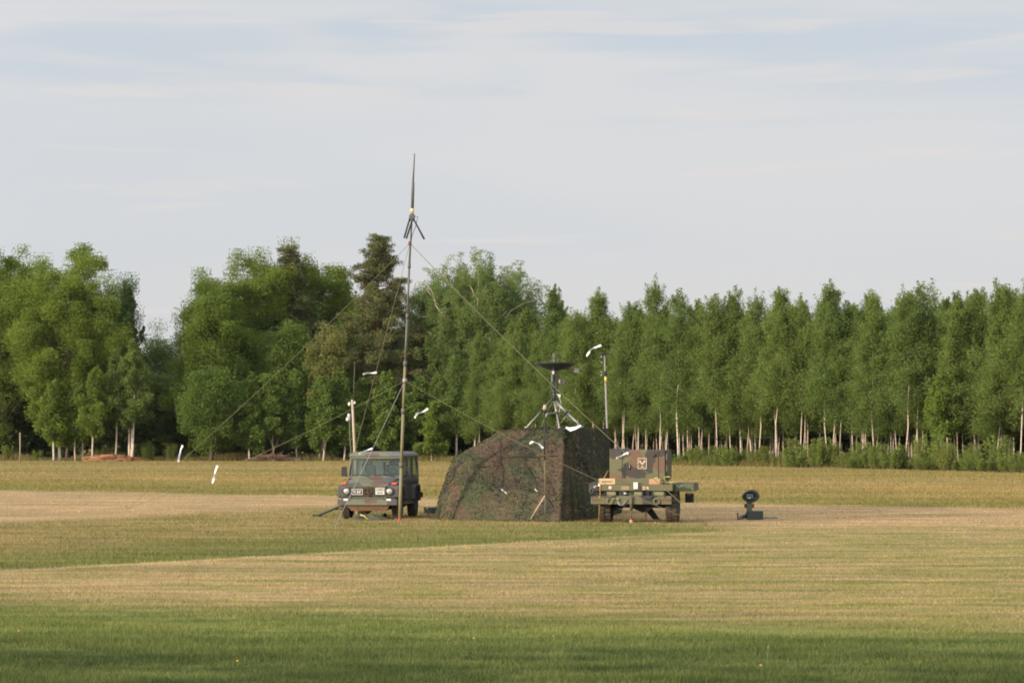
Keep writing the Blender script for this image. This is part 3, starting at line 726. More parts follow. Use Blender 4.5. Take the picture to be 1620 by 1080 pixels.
trail_m = camo('trailer camouflage paint', ((0.125, 0.115, 0.060), (0.150, 0.086, 0.052), (0.050, 0.045, 0.038)), 0.95, 2.0, 0.6, 0.60, 0.57)
def patch_camo(name, base_c, patches, seed, ns=3.2, na=1.1):
    """paint with hand placed camouflage patches: (x, z, rx, rz, colour), edges wobbled by noise"""
    m, t, out = new_mat(name); oc = ocoord(t); sp = t.new('ShaderNodeSeparateXYZ'); t.l.new(oc, sp.inputs[0])
    nz = t.m('MULTIPLY_ADD', t.noise(t.scale(oc, (1, 0.7, 1), (seed, 0, 0)), ns, 2, 0.5), na, -na / 2); c = base_c
    for (x, z, rx_, rz_, cc) in patches:
        a = t.m('DIVIDE', t.m('SUBTRACT', sp.outputs[0], x), rx_); b = t.m('DIVIDE', t.m('SUBTRACT', sp.outputs[2], z), rz_)
        d = t.m('ADD', t.m('SQRT', t.m('ADD', t.m('MULTIPLY', a, a), t.m('MULTIPLY', b, b))), nz)
        c = t.mix(t.ss(d, 1.04, 0.96), c, cc)
    c = t.mix(1.0, c, t.mix(t.noise(oc, 6, 5, 0.7), (0.80, 0.80, 0.80), (1.2, 1.18, 1.15)), 'MULTIPLY')
    principled(t, out, c, 0.6, 0, 0.3)
    return m


_RB, _BK = (0.150, 0.086, 0.056), (0.056, 0.046, 0.038)
gen_m = patch_camo('generator camouflage paint', (0.135, 0.128, 0.066), [
    (-0.50, 0.83, 0.42, 0.17, (0.066, 0.052, 0.040)), (0.00, 0.36, 0.46, 0.24, _BK), (-0.05, 0.66, 0.17, 0.24, _RB), (-0.08, 0.86, 0.16, 0.08, _RB), (0.40, 0.76, 0.17, 0.30, _BK), (0.62, 0.84, 0.24, 0.13, _BK),
    (0.66, 0.52, 0.22, 0.22, _RB), (-0.60, 0.16, 0.22, 0.10, (0.20, 0.10, 0.06)), (-0.28, 0.14, 0.12, 0.06, (0.20, 0.10, 0.06)), (0.44, 0.14, 0.26, 0.16, (0.130, 0.122, 0.062))], 2.0, 4.5, 1.25)
_JD, _JB = (0.080, 0.074, 0.070), (0.132, 0.080, 0.060)
jeep_m = patch_camo('vehicle camouflage paint', (0.142, 0.148, 0.100), [
    (-0.78, 0.72, 0.34, 0.34, _JD), (0.80, 0.78, 0.36, 0.48, _JD), (0.26, 0.99, 0.24, 0.075, _JB), (0.10, 1.12, 0.20, 0.06, _JB), (-0.40, 0.95, 0.20, 0.06, _JD), (0.52, 1.10, 0.22, 0.07, (0.100, 0.108, 0.108)),
    (0.70, 1.78, 0.40, 0.12, (0.120, 0.122, 0.118)), (-0.05, 1.75, 0.24, 0.05, (0.125, 0.082, 0.066)), (-0.66, 1.3, 0.10, 0.22, (0.10, 0.10, 0.075)), (0.10, 0.50, 0.16, 0.07, (0.135, 0.088, 0.058)), (-0.72, 0.48, 0.20, 0.12, _JD), (0.80, 1.45, 0.12, 0.30, (0.10, 0.105, 0.085))], 5.0, 7.0, 1.7)
olive = simple('olive drab paint', (0.090, 0.095, 0.050), 0.6)
khaki = simple('light khaki paint', (0.20, 0.19, 0.10), 0.6)
tan = simple('tan paint', (0.52, 0.36, 0.20), 0.65)
black = simple('matt black', (0.018, 0.018, 0.018), 0.6)
darkg = simple('dark green black', (0.018, 0.026, 0.022), 0.38, spec=0.5)
rubber = simple('dusty rubber', (0.040, 0.036, 0.032), 0.85, spec=0.2)
rubbert = simple('dusty tread', (0.085, 0.062, 0.045), 0.9, spec=0.1, var=0.4)
rimm = simple('dusty rim paint', (0.085, 0.095, 0.095), 0.55)
steel = simple('galvanised steel', (0.30, 0.29, 0.27), 0.45, 0.5)
white = simple('white plastic', (0.60, 0.59, 0.57), 0.6, var=0.05)
ribm = simple('white cloth', (0.82, 0.80, 0.78), 0.8, var=0.05)
orange = simple('orange lens', (0.72, 0.085, 0.022), 0.3)
red = simple('red paint', (0.30, 0.03, 0.025), 0.5)
rust = simple('rusty orange panel', (0.135, 0.070, 0.032), 0.8, var=0.8, scale=9)
brownp = simple('rust red paint', (0.17, 0.055, 0.032), 0.7)
rope_m = simple('tan rope', (0.155, 0.138, 0.070), 0.9, var=0.2)
rope_w = simple('pale rope', (0.30, 0.29, 0.25), 0.9, var=0.2)
rope_o = simple('orange rope', (0.62, 0.33, 0.10), 0.9, var=0.2)
rope_y = simple('yellow cord', (0.55, 0.47, 0.14), 0.8, var=0.2)
mast_lo = simple('olive tan mast paint', (0.19, 0.165, 0.085), 0.6)
mast_hi = simple('grey mast tube', (0.105, 0.10, 0.088), 0.5)
poleb = simple('bleached pole', (0.44, 0.34, 0.25), 0.7, var=0.35)
yellow = simple('yellow band', (0.78, 0.55, 0.20), 0.5)
lensm = simple('headlight reflector', (0.46, 0.43, 0.38), 0.3, 0.5, var=0.3, scale=30)
plateb = simple('dark plate', (0.045, 0.025, 0.015), 0.6)
clear_w = simple('white reflector', (0.68, 0.65, 0.60), 0.4)
interior = simple('grey interior', (0.22, 0.23, 0.24), 0.8)
seatm = simple('grey green seat cloth', (0.12, 0.13, 0.11), 0.9)
cloth_o = simple('olive canvas', (0.075, 0.072, 0.040), 0.9, var=0.4)

m, t, out = new_mat('window glass'); glass = m
tr = t.new('ShaderNodeBsdfTransparent'); tr.inputs[0].default_value = (0.80, 0.86, 0.84, 1)
gl = t.new('ShaderNodeBsdfGlossy'); gl.inputs['Roughness'].default_value = 0.04; gl.inputs['Color'].default_value = (0.9, 0.92, 0.92, 1)
df = t.new('ShaderNodeBsdfDiffuse'); df.inputs[0].default_value = (0.42, 0.44, 0.42, 1)
m1 = t.new('ShaderNodeMixShader'); m2 = t.new('ShaderNodeMixShader')
t.put(m1.inputs[0], t.m('ADD', t.m('MULTIPLY', t.m('POWER', t.new('ShaderNodeLayerWeight').outputs['Facing'], 4.0), 0.5), 0.015))
t.l.new(tr.outputs[0], m1.inputs[1]); t.l.new(gl.outputs[0], m1.inputs[2])
t.put(m2.inputs[0], t.m('MULTIPLY', t.ss(t.noise(t.scale(ocoord(t), (1.4, 1, 1)), 2.2, 3, 0.6), 0.3, 0.7), 0.05))
t.l.new(m1.outputs[0], m2.inputs[1]); t.l.new(df.outputs[0], m2.inputs[2]); t.l.new(m2.outputs[0], out.inputs[0])


def rx(a): return Matrix.Rotation(a, 4, 'X')
def T(x, y, z): return Matrix.Translation((x, y, z))
WHEEL = Matrix.Rotation(R(90), 4, 'Y')            # lathe axis Z -> X


def wheel(parent, loc, r, wd, rim_r, rim_mat, side, lugs=26, hub=True, steer=0.0):
    p = pivot('wheel', parent, loc, (0, 0, steer))
    h = wd / 2
    tb = MB(); tb.lathe([(rim_r, -h * 0.75), (rim_r + 0.02, -h * 0.95), (r * 0.80, -h), (r * 0.93, -h * 0.96), (r * 0.985, -h * 0.72), (r * 0.985, h * 0.72), (r * 0.93, h * 0.96), (r * 0.80, h), (rim_r + 0.02, h * 0.95), (rim_r, h * 0.75)], 36, 0, WHEEL)
    for k in range(lugs):
        a = 2 * math.pi * k / lugs
        for sgn in (-1, 1):
            aa = a + (math.pi / lugs if sgn > 0 else 0)
            Mx = Matrix.Rotation(aa, 4, 'X') @ T(sgn * h * 0.48, 0, r * 0.985)
            tb.box((0, 0, 0), (h * 0.84, 2 * math.pi * r / lugs * 0.58, 0.03), 1, Mx)
    tb.build('tyre', [rubber, rubbert], p)
    rb = MB(); s = side
    rb.lathe([(0.001, s * h * 0.45), (rim_r * 0.30, s * h * 0.45), (rim_r * 0.36, s * h * 0.25), (rim_r * 0.72, s * h * 0.30), (rim_r * 0.86, s * h * 0.62), (rim_r * 1.02, s * h * 0.92), (rim_r * 1.03, s * h * 0.70), (rim_r * 1.0, -s * h * 0.8)], 28, 0, WHEEL)
    for k in range(8):
        a = 2 * math.pi * k / 8; rb.tube([(s * h * 0.2, rim_r * 0.5 * math.cos(a), rim_r * 0.5 * math.sin(a)), (s * h * 0.42, rim_r * 0.5 * math.cos(a), rim_r * 0.5 * math.sin(a))], 0.016, 6)
    rb.build('rim', rim_mat, p)
    return p


# ------------------------------------------------------------------ off-road vehicle
JD = 80.1
jeep = thing('off_road_vehicle', 'boxy camouflage painted off-road vehicle parked facing the camera behind the tall mast', 'vehicle', (gx(600, JD) + 0.04, JD, 0), R(-8.0))
def arch(yc, zc, r, a0, a1, n=10): return [(yc + r * math.cos(a0 + (a1 - a0) * k / n), zc + r * math.sin(a0 + (a1 - a0) * k / n)) for k in range(n + 1)]
prof = [(-1.78, 0.50), (-1.78, 0.93), (-0.92, 1.07), (-0.86, 1.10), (1.90, 1.10), (1.92, 0.62), (1.90, 0.46)] + arch(1.22, 0.42, 0.45, R(5), R(175)) + [(0.72, 0.44), (-0.70, 0.44)] + arch(-1.18, 0.42, 0.45, R(5), R(175)) + [(-1.66, 0.50)]
b = MB(); b.prism(prof, 'x', -0.755, 0.755)
b.build('body', jeep_m, jeep, 0.012)
b = MB()   # bonnet, slightly crowned, on top of the engine bay
b.add([(-0.60, -1.80, 0.905), (0.60, -1.80, 0.905), (0.66, -0.93, 1.085), (-0.66, -0.93, 1.085), (-0.56, -1.80, 0.955), (0.56, -1.80, 0.955), (0.62, -0.90, 1.125), (-0.62, -0.90, 1.125), (-0.40, -1.74, 0.975), (0.40, -1.74, 0.975), (0.44, -0.95, 1.138), (-0.44, -0.95, 1.138)],
      [(0, 1, 5, 4), (1, 2, 6, 5), (2, 3, 7, 6), (3, 0, 4, 7), (4, 5, 9, 8), (5, 6, 10, 9), (6, 7, 11, 10), (7, 4, 8, 11), (8, 9, 10, 11)])
b.build('bonnet', jeep_m, jeep, 0.012)
for s in (-1, 1):
    fp = [(-1.83, 0.60), (-1.86, 0.86), (-1.78, 0.925), (-0.96, 0.965), (-0.70, 0.90), (-0.62, 0.50)] + arch(-1.18, 0.42, 0.455, R(12), R(150), 8) + [(-1.62, 0.58)]
    fb = MB().prism(fp, 'x', s * 0.505, s * 0.862).build('front_wing', jeep_m, jeep, 0.03)
    hl = pivot('headlight', jeep, (s * 0.60, -1.862, 0.775))
    MB().lathe([(0.001, 0.028), (0.05, 0.024), (0.088, 0.008), (0.092, 0.0)], 24, 0, rx(R(90))).build('lens', lensm, hl)
    MB().lathe([(0.090, -0.01), (0.092, 0.028), (0.106, 0.028), (0.112, -0.01)], 24, 0, rx(R(90))).build('bezel', black, hl)
    MB().box((s * 0.70, -1.66, 0.985), (0.15, 0.13, 0.055), 0, None, (0.85, 0.8)).build('turn_signal', orange, jeep, 0.01)
    MB().box((s * 0.60, -1.968, 0.545), (0.125, 0.02, 0.058)).build('reflector', clear_w, jeep, 0.004)
    fl = MB().prism([(1.74, 0.60), (1.72, 0.84), (1.56, 0.92), (0.86, 0.92), (0.72, 0.82), (0.66, 0.50)] + arch(1.22, 0.42, 0.455, R(168), R(12), 8)[0:], 'x', s * 0.75, s * 0.85).build('rear_wheel_arch', jeep_m, jeep, 0.012)
    MB().box((s * 0.775, 0.02, 0.415), (0.12, 1.35, 0.06)).build('rocker_panel', olive, jeep, 0.01)
# grille with slats, plates, ring emblem
g = MB(); g.box((0, -1.80, 0.735), (0.98, 0.06, 0.36), 1)
for k in range(6): g.box((0, -1.835, 0.60 + k * 0.055), (0.93, 0.025, 0.020), 0)
g.box((0, -1.838, 0.905), (1.0, 0.05, 0.035), 0); g.box((0, -1.838, 0.572), (1.0, 0.05, 0.03), 0); g.box((-0.485, -1.838, 0.74), (0.03, 0.05, 0.34), 0); g.box((0.485, -1.838, 0.74), (0.03, 0.05, 0.34), 0)
grille = g.build('grille', [olive, black], jeep, 0.004)
e = MB()
e.tube([(0.115 * math.cos(a), -1.865, 0.752 + 0.115 * math.sin(a)) for a in [2 * math.pi * k / 24 for k in range(25)]], 0.011, 6, cap=False)
for a in (90, 210, 330): e.tube([(0, -1.865, 0.752), (0.112 * math.cos(R(a)), -1.865, 0.752 + 0.112 * math.sin(R(a)))], [0.02, 0.008], 6)
e.box((0, -1.875, 0.62), (0.020, 0.012, 0.60))
e.build('emblem', simple('dull rust', (0.105, 0.042, 0.028), 0.8), grille)
p = MB(); p.box((-0.30, -1.868, 0.760), (0.295, 0.012, 0.155), 0); 
for (cx_, cz_, sx_, sz_) in ((-0.30, 0.833, 0.30, 0.012), (-0.30, 0.686, 0.30, 0.012), (-0.446, 0.76, 0.012, 0.16), (-0.154, 0.76, 0.012, 0.16)): p.box((cx_, -1.876, cz_), (sx_, 0.008, sz_), 1)
text_mesh('91 E47', 0.115, T(-0.30, -1.877, 0.752) @ rx(R(90)), p, 1, 0.003, 0.68)
p.build('number_plate', [plateb, clear_w], jeep)
p = MB(); p.box((0.335, -1.868, 0.780), (0.245, 0.012, 0.185), 0)
for (cx_, cz_, sx_, sz_) in ((0.335, 0.857, 0.205, 0.009), (0.335, 0.785, 0.205, 0.009), (0.237, 0.82, 0.009, 0.075), (0.433, 0.82, 0.009, 0.075)): p.box((cx_, -1.876, cz_), (sx_, 0.006, sz_), 1)
text_mesh('LUND', 0.062, T(0.335, -1.876, 0.820) @ rx(R(90)), p, 1, 0.003, 0.9)
text_mesh('GRUND', 0.062, T(0.335, -1.876, 0.730) @ rx(R(90)), p, 1, 0.003, 0.82)
p.build('unit_sign', [clear_w, plateb], jeep)
# front bumper with air slots, rusty skid panel, tow hooks
b = MB(); b.box((0, -1.905, 0.475), (1.66, 0.12, 0.165)); b.box((0, -1.86, 0.583), (1.06, 0.12, 0.05))
for s in (-1, 1): b.box((s * 0.80, -1.80, 0.475), (0.09, 0.26, 0.15))
bump = b.build('bumper', jeep_m, jeep, 0.012)
b = MB()
for k in range(14): b.box((-0.44 + k * 0.068, -1.923, 0.583), (0.034, 0.008, 0.030))
for k in range(3): b.box((-0.15 + k * 0.1, -1.968, 0.51), (0.05, 0.006, 0.014))
b.build('air_slot', black, bump)
MB().prism([(-0.62, 0.40), (0.62, 0.40), (0.52, 0.235), (-0.46, 0.235)], 'y', -1.88, -1.84).build('skid_panel', rust, jeep, 0.01)
b = MB(); b.prism([(-1.6, 0.36), (1.7, 0.40), (1.6, 0.26), (-1.2, 0.24)], 'x', -0.42, 0.42); b.tube([(-0.68, -1.18, 0.36), (0.68, -1.18, 0.36)], 0.06, 10); b.tube([(-0.68, 1.22, 0.36), (0.68, 1.22, 0.36)], 0.06, 10)
b.lathe([(0.001, -0.14), (0.12, -0.1), (0.15, 0), (0.12, 0.1), (0.001, 0.14)], 14, 0, T(-0.14, -1.18, 0.30) @ rx(R(90)))
b.build('chassis', black, jeep)
for s in (-1, 1):
    for yy in (-1.18, 1.22): wheel(jeep, (s * 0.70, yy, 0.378), 0.378, 0.215, 0.205, rimm, s, 24)
# cabin: pillars, roof, glass, interior
zb, zt = 1.10, 1.66
A0, A1 = (-0.90, 1.12), (-0.68, 1.685)
for s in (-1, 1):
    sx = s * 0.735; sx1 = s * 0.70
    cb = MB(); cb.add([(sx - .035, A0[0] - .03, 1.09), (sx + .035, A0[0] - .03, 1.09), (sx + .035, A0[0] + .07, 1.09), (sx - .035, A0[0] + .07, 1.09), (sx1 - .035, A1[0] - .03, A1[1]), (sx1 + .035, A1[0] - .03, A1[1]), (sx1 + .035, A1[0] + .07, A1[1]), (sx1 - .035, A1[0] + .07, A1[1])],
           [(3, 2, 1, 0), (4, 5, 6, 7), (0, 1, 5, 4), (1, 2, 6, 5), (2, 3, 7, 6), (3, 0, 4, 7)]); cb.build('pillar', jeep_m, jeep, 0.012)
    for yy, wy in ((0.20, 0.11), (1.02, 0.08), (1.84, 0.12)):
        cb = MB(); cb.add([(sx - .03, yy - wy / 2, 1.09), (sx + .03, yy - wy / 2, 1.09), (sx + .03, yy + wy / 2, 1.09), (sx - .03, yy + wy / 2, 1.09), (sx1 - .03, yy - wy / 2, 1.69), (sx1 + .03, yy - wy / 2, 1.69), (sx1 + .03, yy + wy / 2, 1.69), (sx1 - .03, yy + wy / 2, 1.69)],
               [(3, 2, 1, 0), (4, 5, 6, 7), (0, 1, 5, 4), (1, 2, 6, 5), (2, 3, 7, 6), (3, 0, 4, 7)]); cb.build('pillar', jeep_m, jeep, 0.012)
MB().box((0, -0.925, 1.145), (1.46, 0.07, 0.075)).build('scuttle', jeep_m, jeep, 0.012); MB().box((0, -0.70, 1.672), (1.40, 0.08, 0.05)).build('header_rail', jeep_m, jeep, 0.012); MB().box((0, 1.84, 1.14), (1.44, 0.10, 0.09)).build('tailgate_rail', jeep_m, jeep, 0.012)
r = MB()
def ring(hx, y0, y1, z): return [(-hx, y0, z), (hx, y0, z), (hx, y1, z), (-hx, y1, z)]
rs = ring(0.745, -0.74, 1.93, 1.69) + ring(0.755, -0.76, 1.94, 1.735) + ring(0.715, -0.70, 1.90, 1.80) + ring(0.60, -0.55, 1.80, 1.845)
r.add(rs, [(3, 2, 1, 0)] + [(k * 4 + i, k * 4 + (i + 1) % 4, k * 4 + 4 + (i + 1) % 4, k * 4 + 4 + i) for k in range(3) for i in range(4)] + [(12, 13, 14, 15)])
for k in range(5): r.box((-0.44 + k * 0.22, 0.62, 1.848), (0.05, 2.1, 0.014))
r.build('roof', jeep_m, jeep, 0.02)
def pane(name, pts, th=0.008):
    n = (Vector(pts[1]) - Vector(pts[0])).cross(Vector(pts[3]) - Vector(pts[0])).normalized() * th
    q = [Vector(a) for a in pts] + [Vector(a) + n for a in pts]
    return MB().add(q, [(3, 2, 1, 0), (4, 5, 6, 7), (0, 1, 5, 4), (1, 2, 6, 5), (2, 3, 7, 6), (3, 0, 4, 7)]).build(name, glass, jeep)
pane('windscreen', [(-0.70, -0.905, 1.18), (0.70, -0.905, 1.18), (0.665, -0.715, 1.648), (-0.665, -0.715, 1.648)])
fr = MB(); pp = [(-0.71, -0.918, 1.175), (0.71, -0.918, 1.175), (0.675, -0.728, 1.652), (-0.675, -0.728, 1.652), (-0.71, -0.918, 1.175)]
for i in range(4): fr.tube([pp[i], pp[i + 1]], 0.014, 6)
fr.build('windscreen_seal', black, jeep)
for s in (-1, 1):
    for y0, y1 in ((-0.72, 0.145), (0.255, 0.98), (1.06, 1.78)):
        yt0 = y0 + (0.16 if y0 < -0.5 else 0)
        pane('side_window', [(s * 0.73, y0, 1.12), (s * 0.73, y1, 1.12), (s * 0.70, y1, 1.67), (s * 0.70, yt0, 1.67)])
    d = MB(); d.box((s * 0.762, -0.30, 0.80), (0.016, 0.90, 0.56)); dr = d.build('door', jeep_m, jeep, 0.006)
    MB().box((s * 0.776, 0.06, 0.97), (0.022, 0.15, 0.035)).build('handle', black, dr, 0.006)
    MB().box((s * 0.765, 0.50, 0.985), (0.03, 2.75, 0.03)).build('rub_strip', black, jeep, 0.006)
    mr = MB(); mr.tube([(s * 0.745, -0.62, 1.20), (s * 0.86, -0.66, 1.16), (s * 0.90, -0.67, 1.20)], 0.012, 6); mr.box((s * 0.905, -0.68, 1.30), (0.16, 0.07, 0.27), 0, None, (0.85, 0.8)); mr.build('wing_mirror', black, jeep, 0.02)
pane('rear_window', [(-0.60, 1.87, 1.20), (0.60, 1.87, 1.20), (0.58, 1.85, 1.62), (-0.58, 1.85, 1.62)])
for x0, x1, z1 in ((-0.62, -0.12, 1.175), (0.02, 0.60, 1.175)):
    wp = MB(); wp.tube([(x0, -0.955, 1.19), ((x0 + x1) / 2, -0.962, 1.215), (x1, -0.965, 1.155)], 0.011, 5); wp.build('wiper', black, jeep)
it = MB(); it.box((0, -0.66, 1.12), (1.38, 0.30, 0.10)); it.box((0, 0.4, 0.99), (1.40, 2.6, 0.03)); it.build('dashboard', interior, jeep, 0.02)
for s in (-1, 1):
    st = MB(); st.box((s * 0.36, 0.06, 1.22), (0.46, 0.13, 0.52), 0, None, (0.85, 0.8)); st.box((s * 0.36, 0.04, 1.53), (0.24, 0.09, 0.15)); st.box((s * 0.36, -0.2, 1.0), (0.46, 0.46, 0.12)); st.build('seat', seatm, jeep, 0.03)
sw = MB(); cS = Vector((0.36, -0.42, 1.23))
sw.tube([cS + Vector((0.19 * math.cos(a), 0.11 * math.sin(a), 0.155 * math.sin(a))) for a in [2 * math.pi * k / 24 for k in range(25)]], 0.016, 6, cap=False)
sw.tube([cS + Vector((0, -.15, -.15)), cS], 0.03, 6); sw.tube([cS + Vector((-.18, 0, 0)), cS + Vector((.18, 0, 0))], 0.014, 6); sw.build('steering_wheel', black, jeep)
MB().box((0.30, 1.05, 1.38), (0.34, 0.25, 0.50)).build('load_crate', simple('orange brown reflection tone', (0.55, 0.26, 0.12), 0.8, var=0.3), jeep, 0.02)  # added block, orange colour stands in for a warm reflection in the windscreen
MB().box((-0.36, 1.25, 1.33), (0.5, 0.3, 0.42)).build('radio_cabinet', interior, jeep, 0.02)
b = MB(); b.box((0, 1.98, 0.50), (1.6, 0.10, 0.13)); b.build('rear_bumper', black, jeep, 0.012)
MB().box((0.80, 1.99, 0.60), (0.12, 0.1, 0.16)).build('tail_lamp', simple('dark red lens', (0.10, 0.015, 0.012), 0.3), jeep, 0.01)

# dark bar, canvas and small bag on the grass in front of the vehicle
a_, b_ = gnd(502, 817), at(549, 795, 78.4)
o = thing('tow_bar', 'black metal bar leaning from the grass against the left end of the vehicle bumper', 'tow bar', a_)
v = b_ - a_
MB().tube([(0, 0, 0.03), v * 0.5, v], [0.032, 0.034, 0.036], 8).build('bar', black, o)
MB().box((0, 0, 0.035), (0.26, 0.14, 0.05)).build('foot', black, o, 0.01)
MB().tube([v * 0.62 + Vector((0, 0, -.03)), v * 0.62 + Vector((0.30, 0.1, -.02))], 0.015, 6).build('side_rod', black, o)


def lump(name, label, cat, loc, rx_, ry_, h, mat, seed, n=30, k=14):
    g_ = np.random.default_rng(seed); b = MB(); vs, fs = [], []
    ph = g_.uniform(0, 6.28, 8)
    for j in range(k + 1):
        t_ = j / k
        for i in range(n):
            a = 2 * math.pi * i / n; w_ = 1 + 0.16 * math.sin(3 * a + ph[0]) + 0.09 * math.sin(7 * a + ph[1])
            r_ = 1 - t_
            z = h * (1 - (1 - t_) ** 2.2) * (0.6 + 0.4 * math.sin(2.3 * a + ph[2] + 3 * t_)) * (0.75 + 0.25 * math.sin(9 * a + ph[3] + 5 * t_)) if j else -0.01
            vs.append((rx_ * r_ * w_ * math.cos(a), ry_ * r_ * w_ * math.sin(a), max(z, -0.01)))
    for j in range(k):
        for i in range(n): fs.append((j * n + i, j * n + (i + 1) % n, (j + 1) * n + (i + 1) % n, (j + 1) * n + i))
    b.add(vs, fs, 0, None, True)
    o = b.build(name, mat); o.location = loc
    return tag(o, label, cat)


lump('canvas', 'crumpled olive canvas lying on the grass under the front of the vehicle', 'canvas', gnd(581, 822), 0.66, 0.55, 0.17, cloth_o, 3)
lump('bag', 'small dark bag on the grass beside the crumpled canvas', 'bag', gnd(609, 820), 0.15, 0.14, 0.17, darkg, 5)
o = MB().tube([(-0.08, 0, 0.14), (0.03, -0.02, 0.10), (0.13, -0.05, 0.01)], 0.016, 6).build('peg', rope_y); o.location = gnd(576, 822) + Vector((0, -0.5, 0.02)); tag(o, 'yellow tent peg lying against the crumpled canvas', 'peg')
o = case_o = thing('equipment_case', 'dark green case on the grass between vehicle and netted tent', 'case', (gx(684, 83.5), 83.5, 0))
MB().box((0, 0, 0.17), (0.62, 0.4, 0.34)).build('case_body', darkg, o, 0.02)
MB().box((0, 0, 0.36), (0.64, 0.42, 0.05)).build('lid', olive, o, 0.01)
for s in (-1, 1): MB().box((s * 0.18, -0.21, 0.31), (0.05, 0.02, 0.08)).build('latch', steel, o, 0.004)

case_o.scale = (0.8, 0.7, 0.55)

# ------------------------------------------------------------------ tall antenna mast with guy ropes
MD = gnd(632, 824).y
mast = thing('antenna_mast', 'very tall slim antenna mast with guy ropes standing in front of the vehicle', 'antenna mast', gnd(632, 824))
L0 = gnd(632, 824)
def mp(px, py, dd=0): return at(px, py, MD + dd) - L0
sec = [mp(632.5, 822), mp(635, 735), mp(638, 650), mp(641, 575), mp(644.5, 500), mp(647.5, 420), mp(651.5, 345)]
MB().tube([(0, 0, 0), sec[0], (sec[0] * 0.95 + sec[1] * 0.05)], 0.050, 10).build('foot', red, mast)
rads = [0.046, 0.043, 0.038, 0.034, 0.030, 0.027, 0.024]
for i in range(6):
    MB().tube([sec[i], sec[i] * 0.5 + sec[i + 1] * 0.5, sec[i + 1]], [rads[i], rads[i] * 0.97, rads[i] * 0.95], 10).build('mast_section', mast_lo if i < 3 else mast_hi, mast)
    MB().tube([sec[i + 1] - Vector((0, 0, 0.07)), sec[i + 1] + Vector((0, 0, 0.07))], rads[i] * 1.35, 10).build('joint', mast_hi, mast)
hb = MB(); hb.tube([mp(651.5, 350), mp(652, 337)], [0.06, 0.05], 10); hb.box(mp(651.8, 343), (0.16, 0.12, 0.10)); hb.build('antenna_hub', mast_hi, mast, 0.01)
MB().tube([mp(652.1, 336), mp(652.4, 330)], 0.043, 10).build('band', yellow, mast)
MB().tube([mp(652.4, 330), mp(653.4, 291), mp(653.6, 288)], [0.040, 0.040, 0.030], 10).build('antenna_base', mast_hi, mast)
MB().tube([mp(653.5, 288), mp(655.8, 243)], [0.024, 0.016], 8).build('whip', mast_hi, mast)
for ax, ay, bx_, by_ in ((649, 343, 639.5, 376), (651, 352, 643, 377), (654, 346, 671, 378)):
    MB().tube([mp(ax, ay), mp(bx_, by_, -0.3)], [0.022, 0.026], 8).build('radial', black, mast)
cabl = [mp(654, 342), mp(661, 343), mp(659, 352), mp(657, 360), mp(652, 372), mp(650, 385)]
MB().tube(cabl, 0.009, 5).build('cable', brownp, mast)
pegA, pegB, pegC = gnd(527, 838), gnd(1118, 831), gnd(200, 805)
hiP, loP = mp(648.5, 385), mp(640.5, 602)
MB().tube([loP - Vector((0, 0, 0.06)), loP + Vector((0, 0, 0.06))], 0.06, 10).build('guy_collar', steel, mast)
MB().tube([hiP - Vector((0, 0, 0.05)), hiP + Vector((0, 0, 0.05))], 0.045, 10).build('guy_collar', brownp, mast)
def sagline(a, b, sag, n=14): return [a.lerp(b, k / n) - Vector((0, 0, sag * 4 * (k / n) * (1 - k / n))) for k in range(n + 1)]
ROPES = {}
for nm, a, bq, sg, rr in (('A1', hiP, pegA, 0.05, 0.006), ('A0', loP, pegA, 0.03, 0.008), ('B1', hiP, pegB, 0.16, 0.009), ('B0', loP, pegB, 0.20, 0.006), ('C1', hiP, pegC, 0.16, 0.006), ('C0', loP, pegC, 0.20, 0.006)):
    pts = sagline(a, bq - L0, sg); ROPES[nm] = [p + L0 for p in pts]
    MB().tube(pts, rr, 6).build('guy_rope', rope_w if nm == 'A0' else rope_m, mast)
for q in (pegA, pegB, pegC):
    MB().tube([q - L0 + Vector((0, 0, 0.12)), q - L0 + Vector((0, 0, -0.05))], [0.012, 0.008], 6).build('ground_peg', olive, mast)


def streamer(label, px, D, width=0.11, group='white streamers tied to the guy ropes', name='streamer'):
    pts = [at(x, y, D + 0.05 * math.sin(i * 1.7)) for i, (x, y) in enumerate(px)]
    o0 = pts[0]; fine, wd, sd = [], [], []
    n = len(pts) - 1
    for i in range(n * 6 + 1):
        u = i / 6; k = min(int(u), n - 1); f = u - k
        p0, p1, p2, p3 = pts[max(k - 1, 0)], pts[k], pts[k + 1], pts[min(k + 2, n)]
        fine.append(0.5 * ((2 * p1) + (p2 - p0) * f + (2 * p0 - 5 * p1 + 4 * p2 - p3) * f * f + (3 * p1 - p0 - 3 * p2 + p3) * f ** 3) - o0)
        w_ = i / (n * 6); wd.append(width * 0.55 * (0.35 + 0.65 * abs(math.sin(1.2 + 4.2 * w_))) if i else width * 0.3)
    for i in range(len(fine)):
        d = (fine[min(i + 1, len(fine) - 1)] - fine[max(i - 1, 0)]).normalized(); a = d.cross(Vector((0, 1, 0)))
        a = Matrix.Rotation(0.9 * math.sin(i * 0.35), 3, d) @ a; sd.append(a)
    o = MB().ribbon(fine, wd, sd).build(name, ribm); o.location = o0
    return tag(o, label, 'streamer', group)


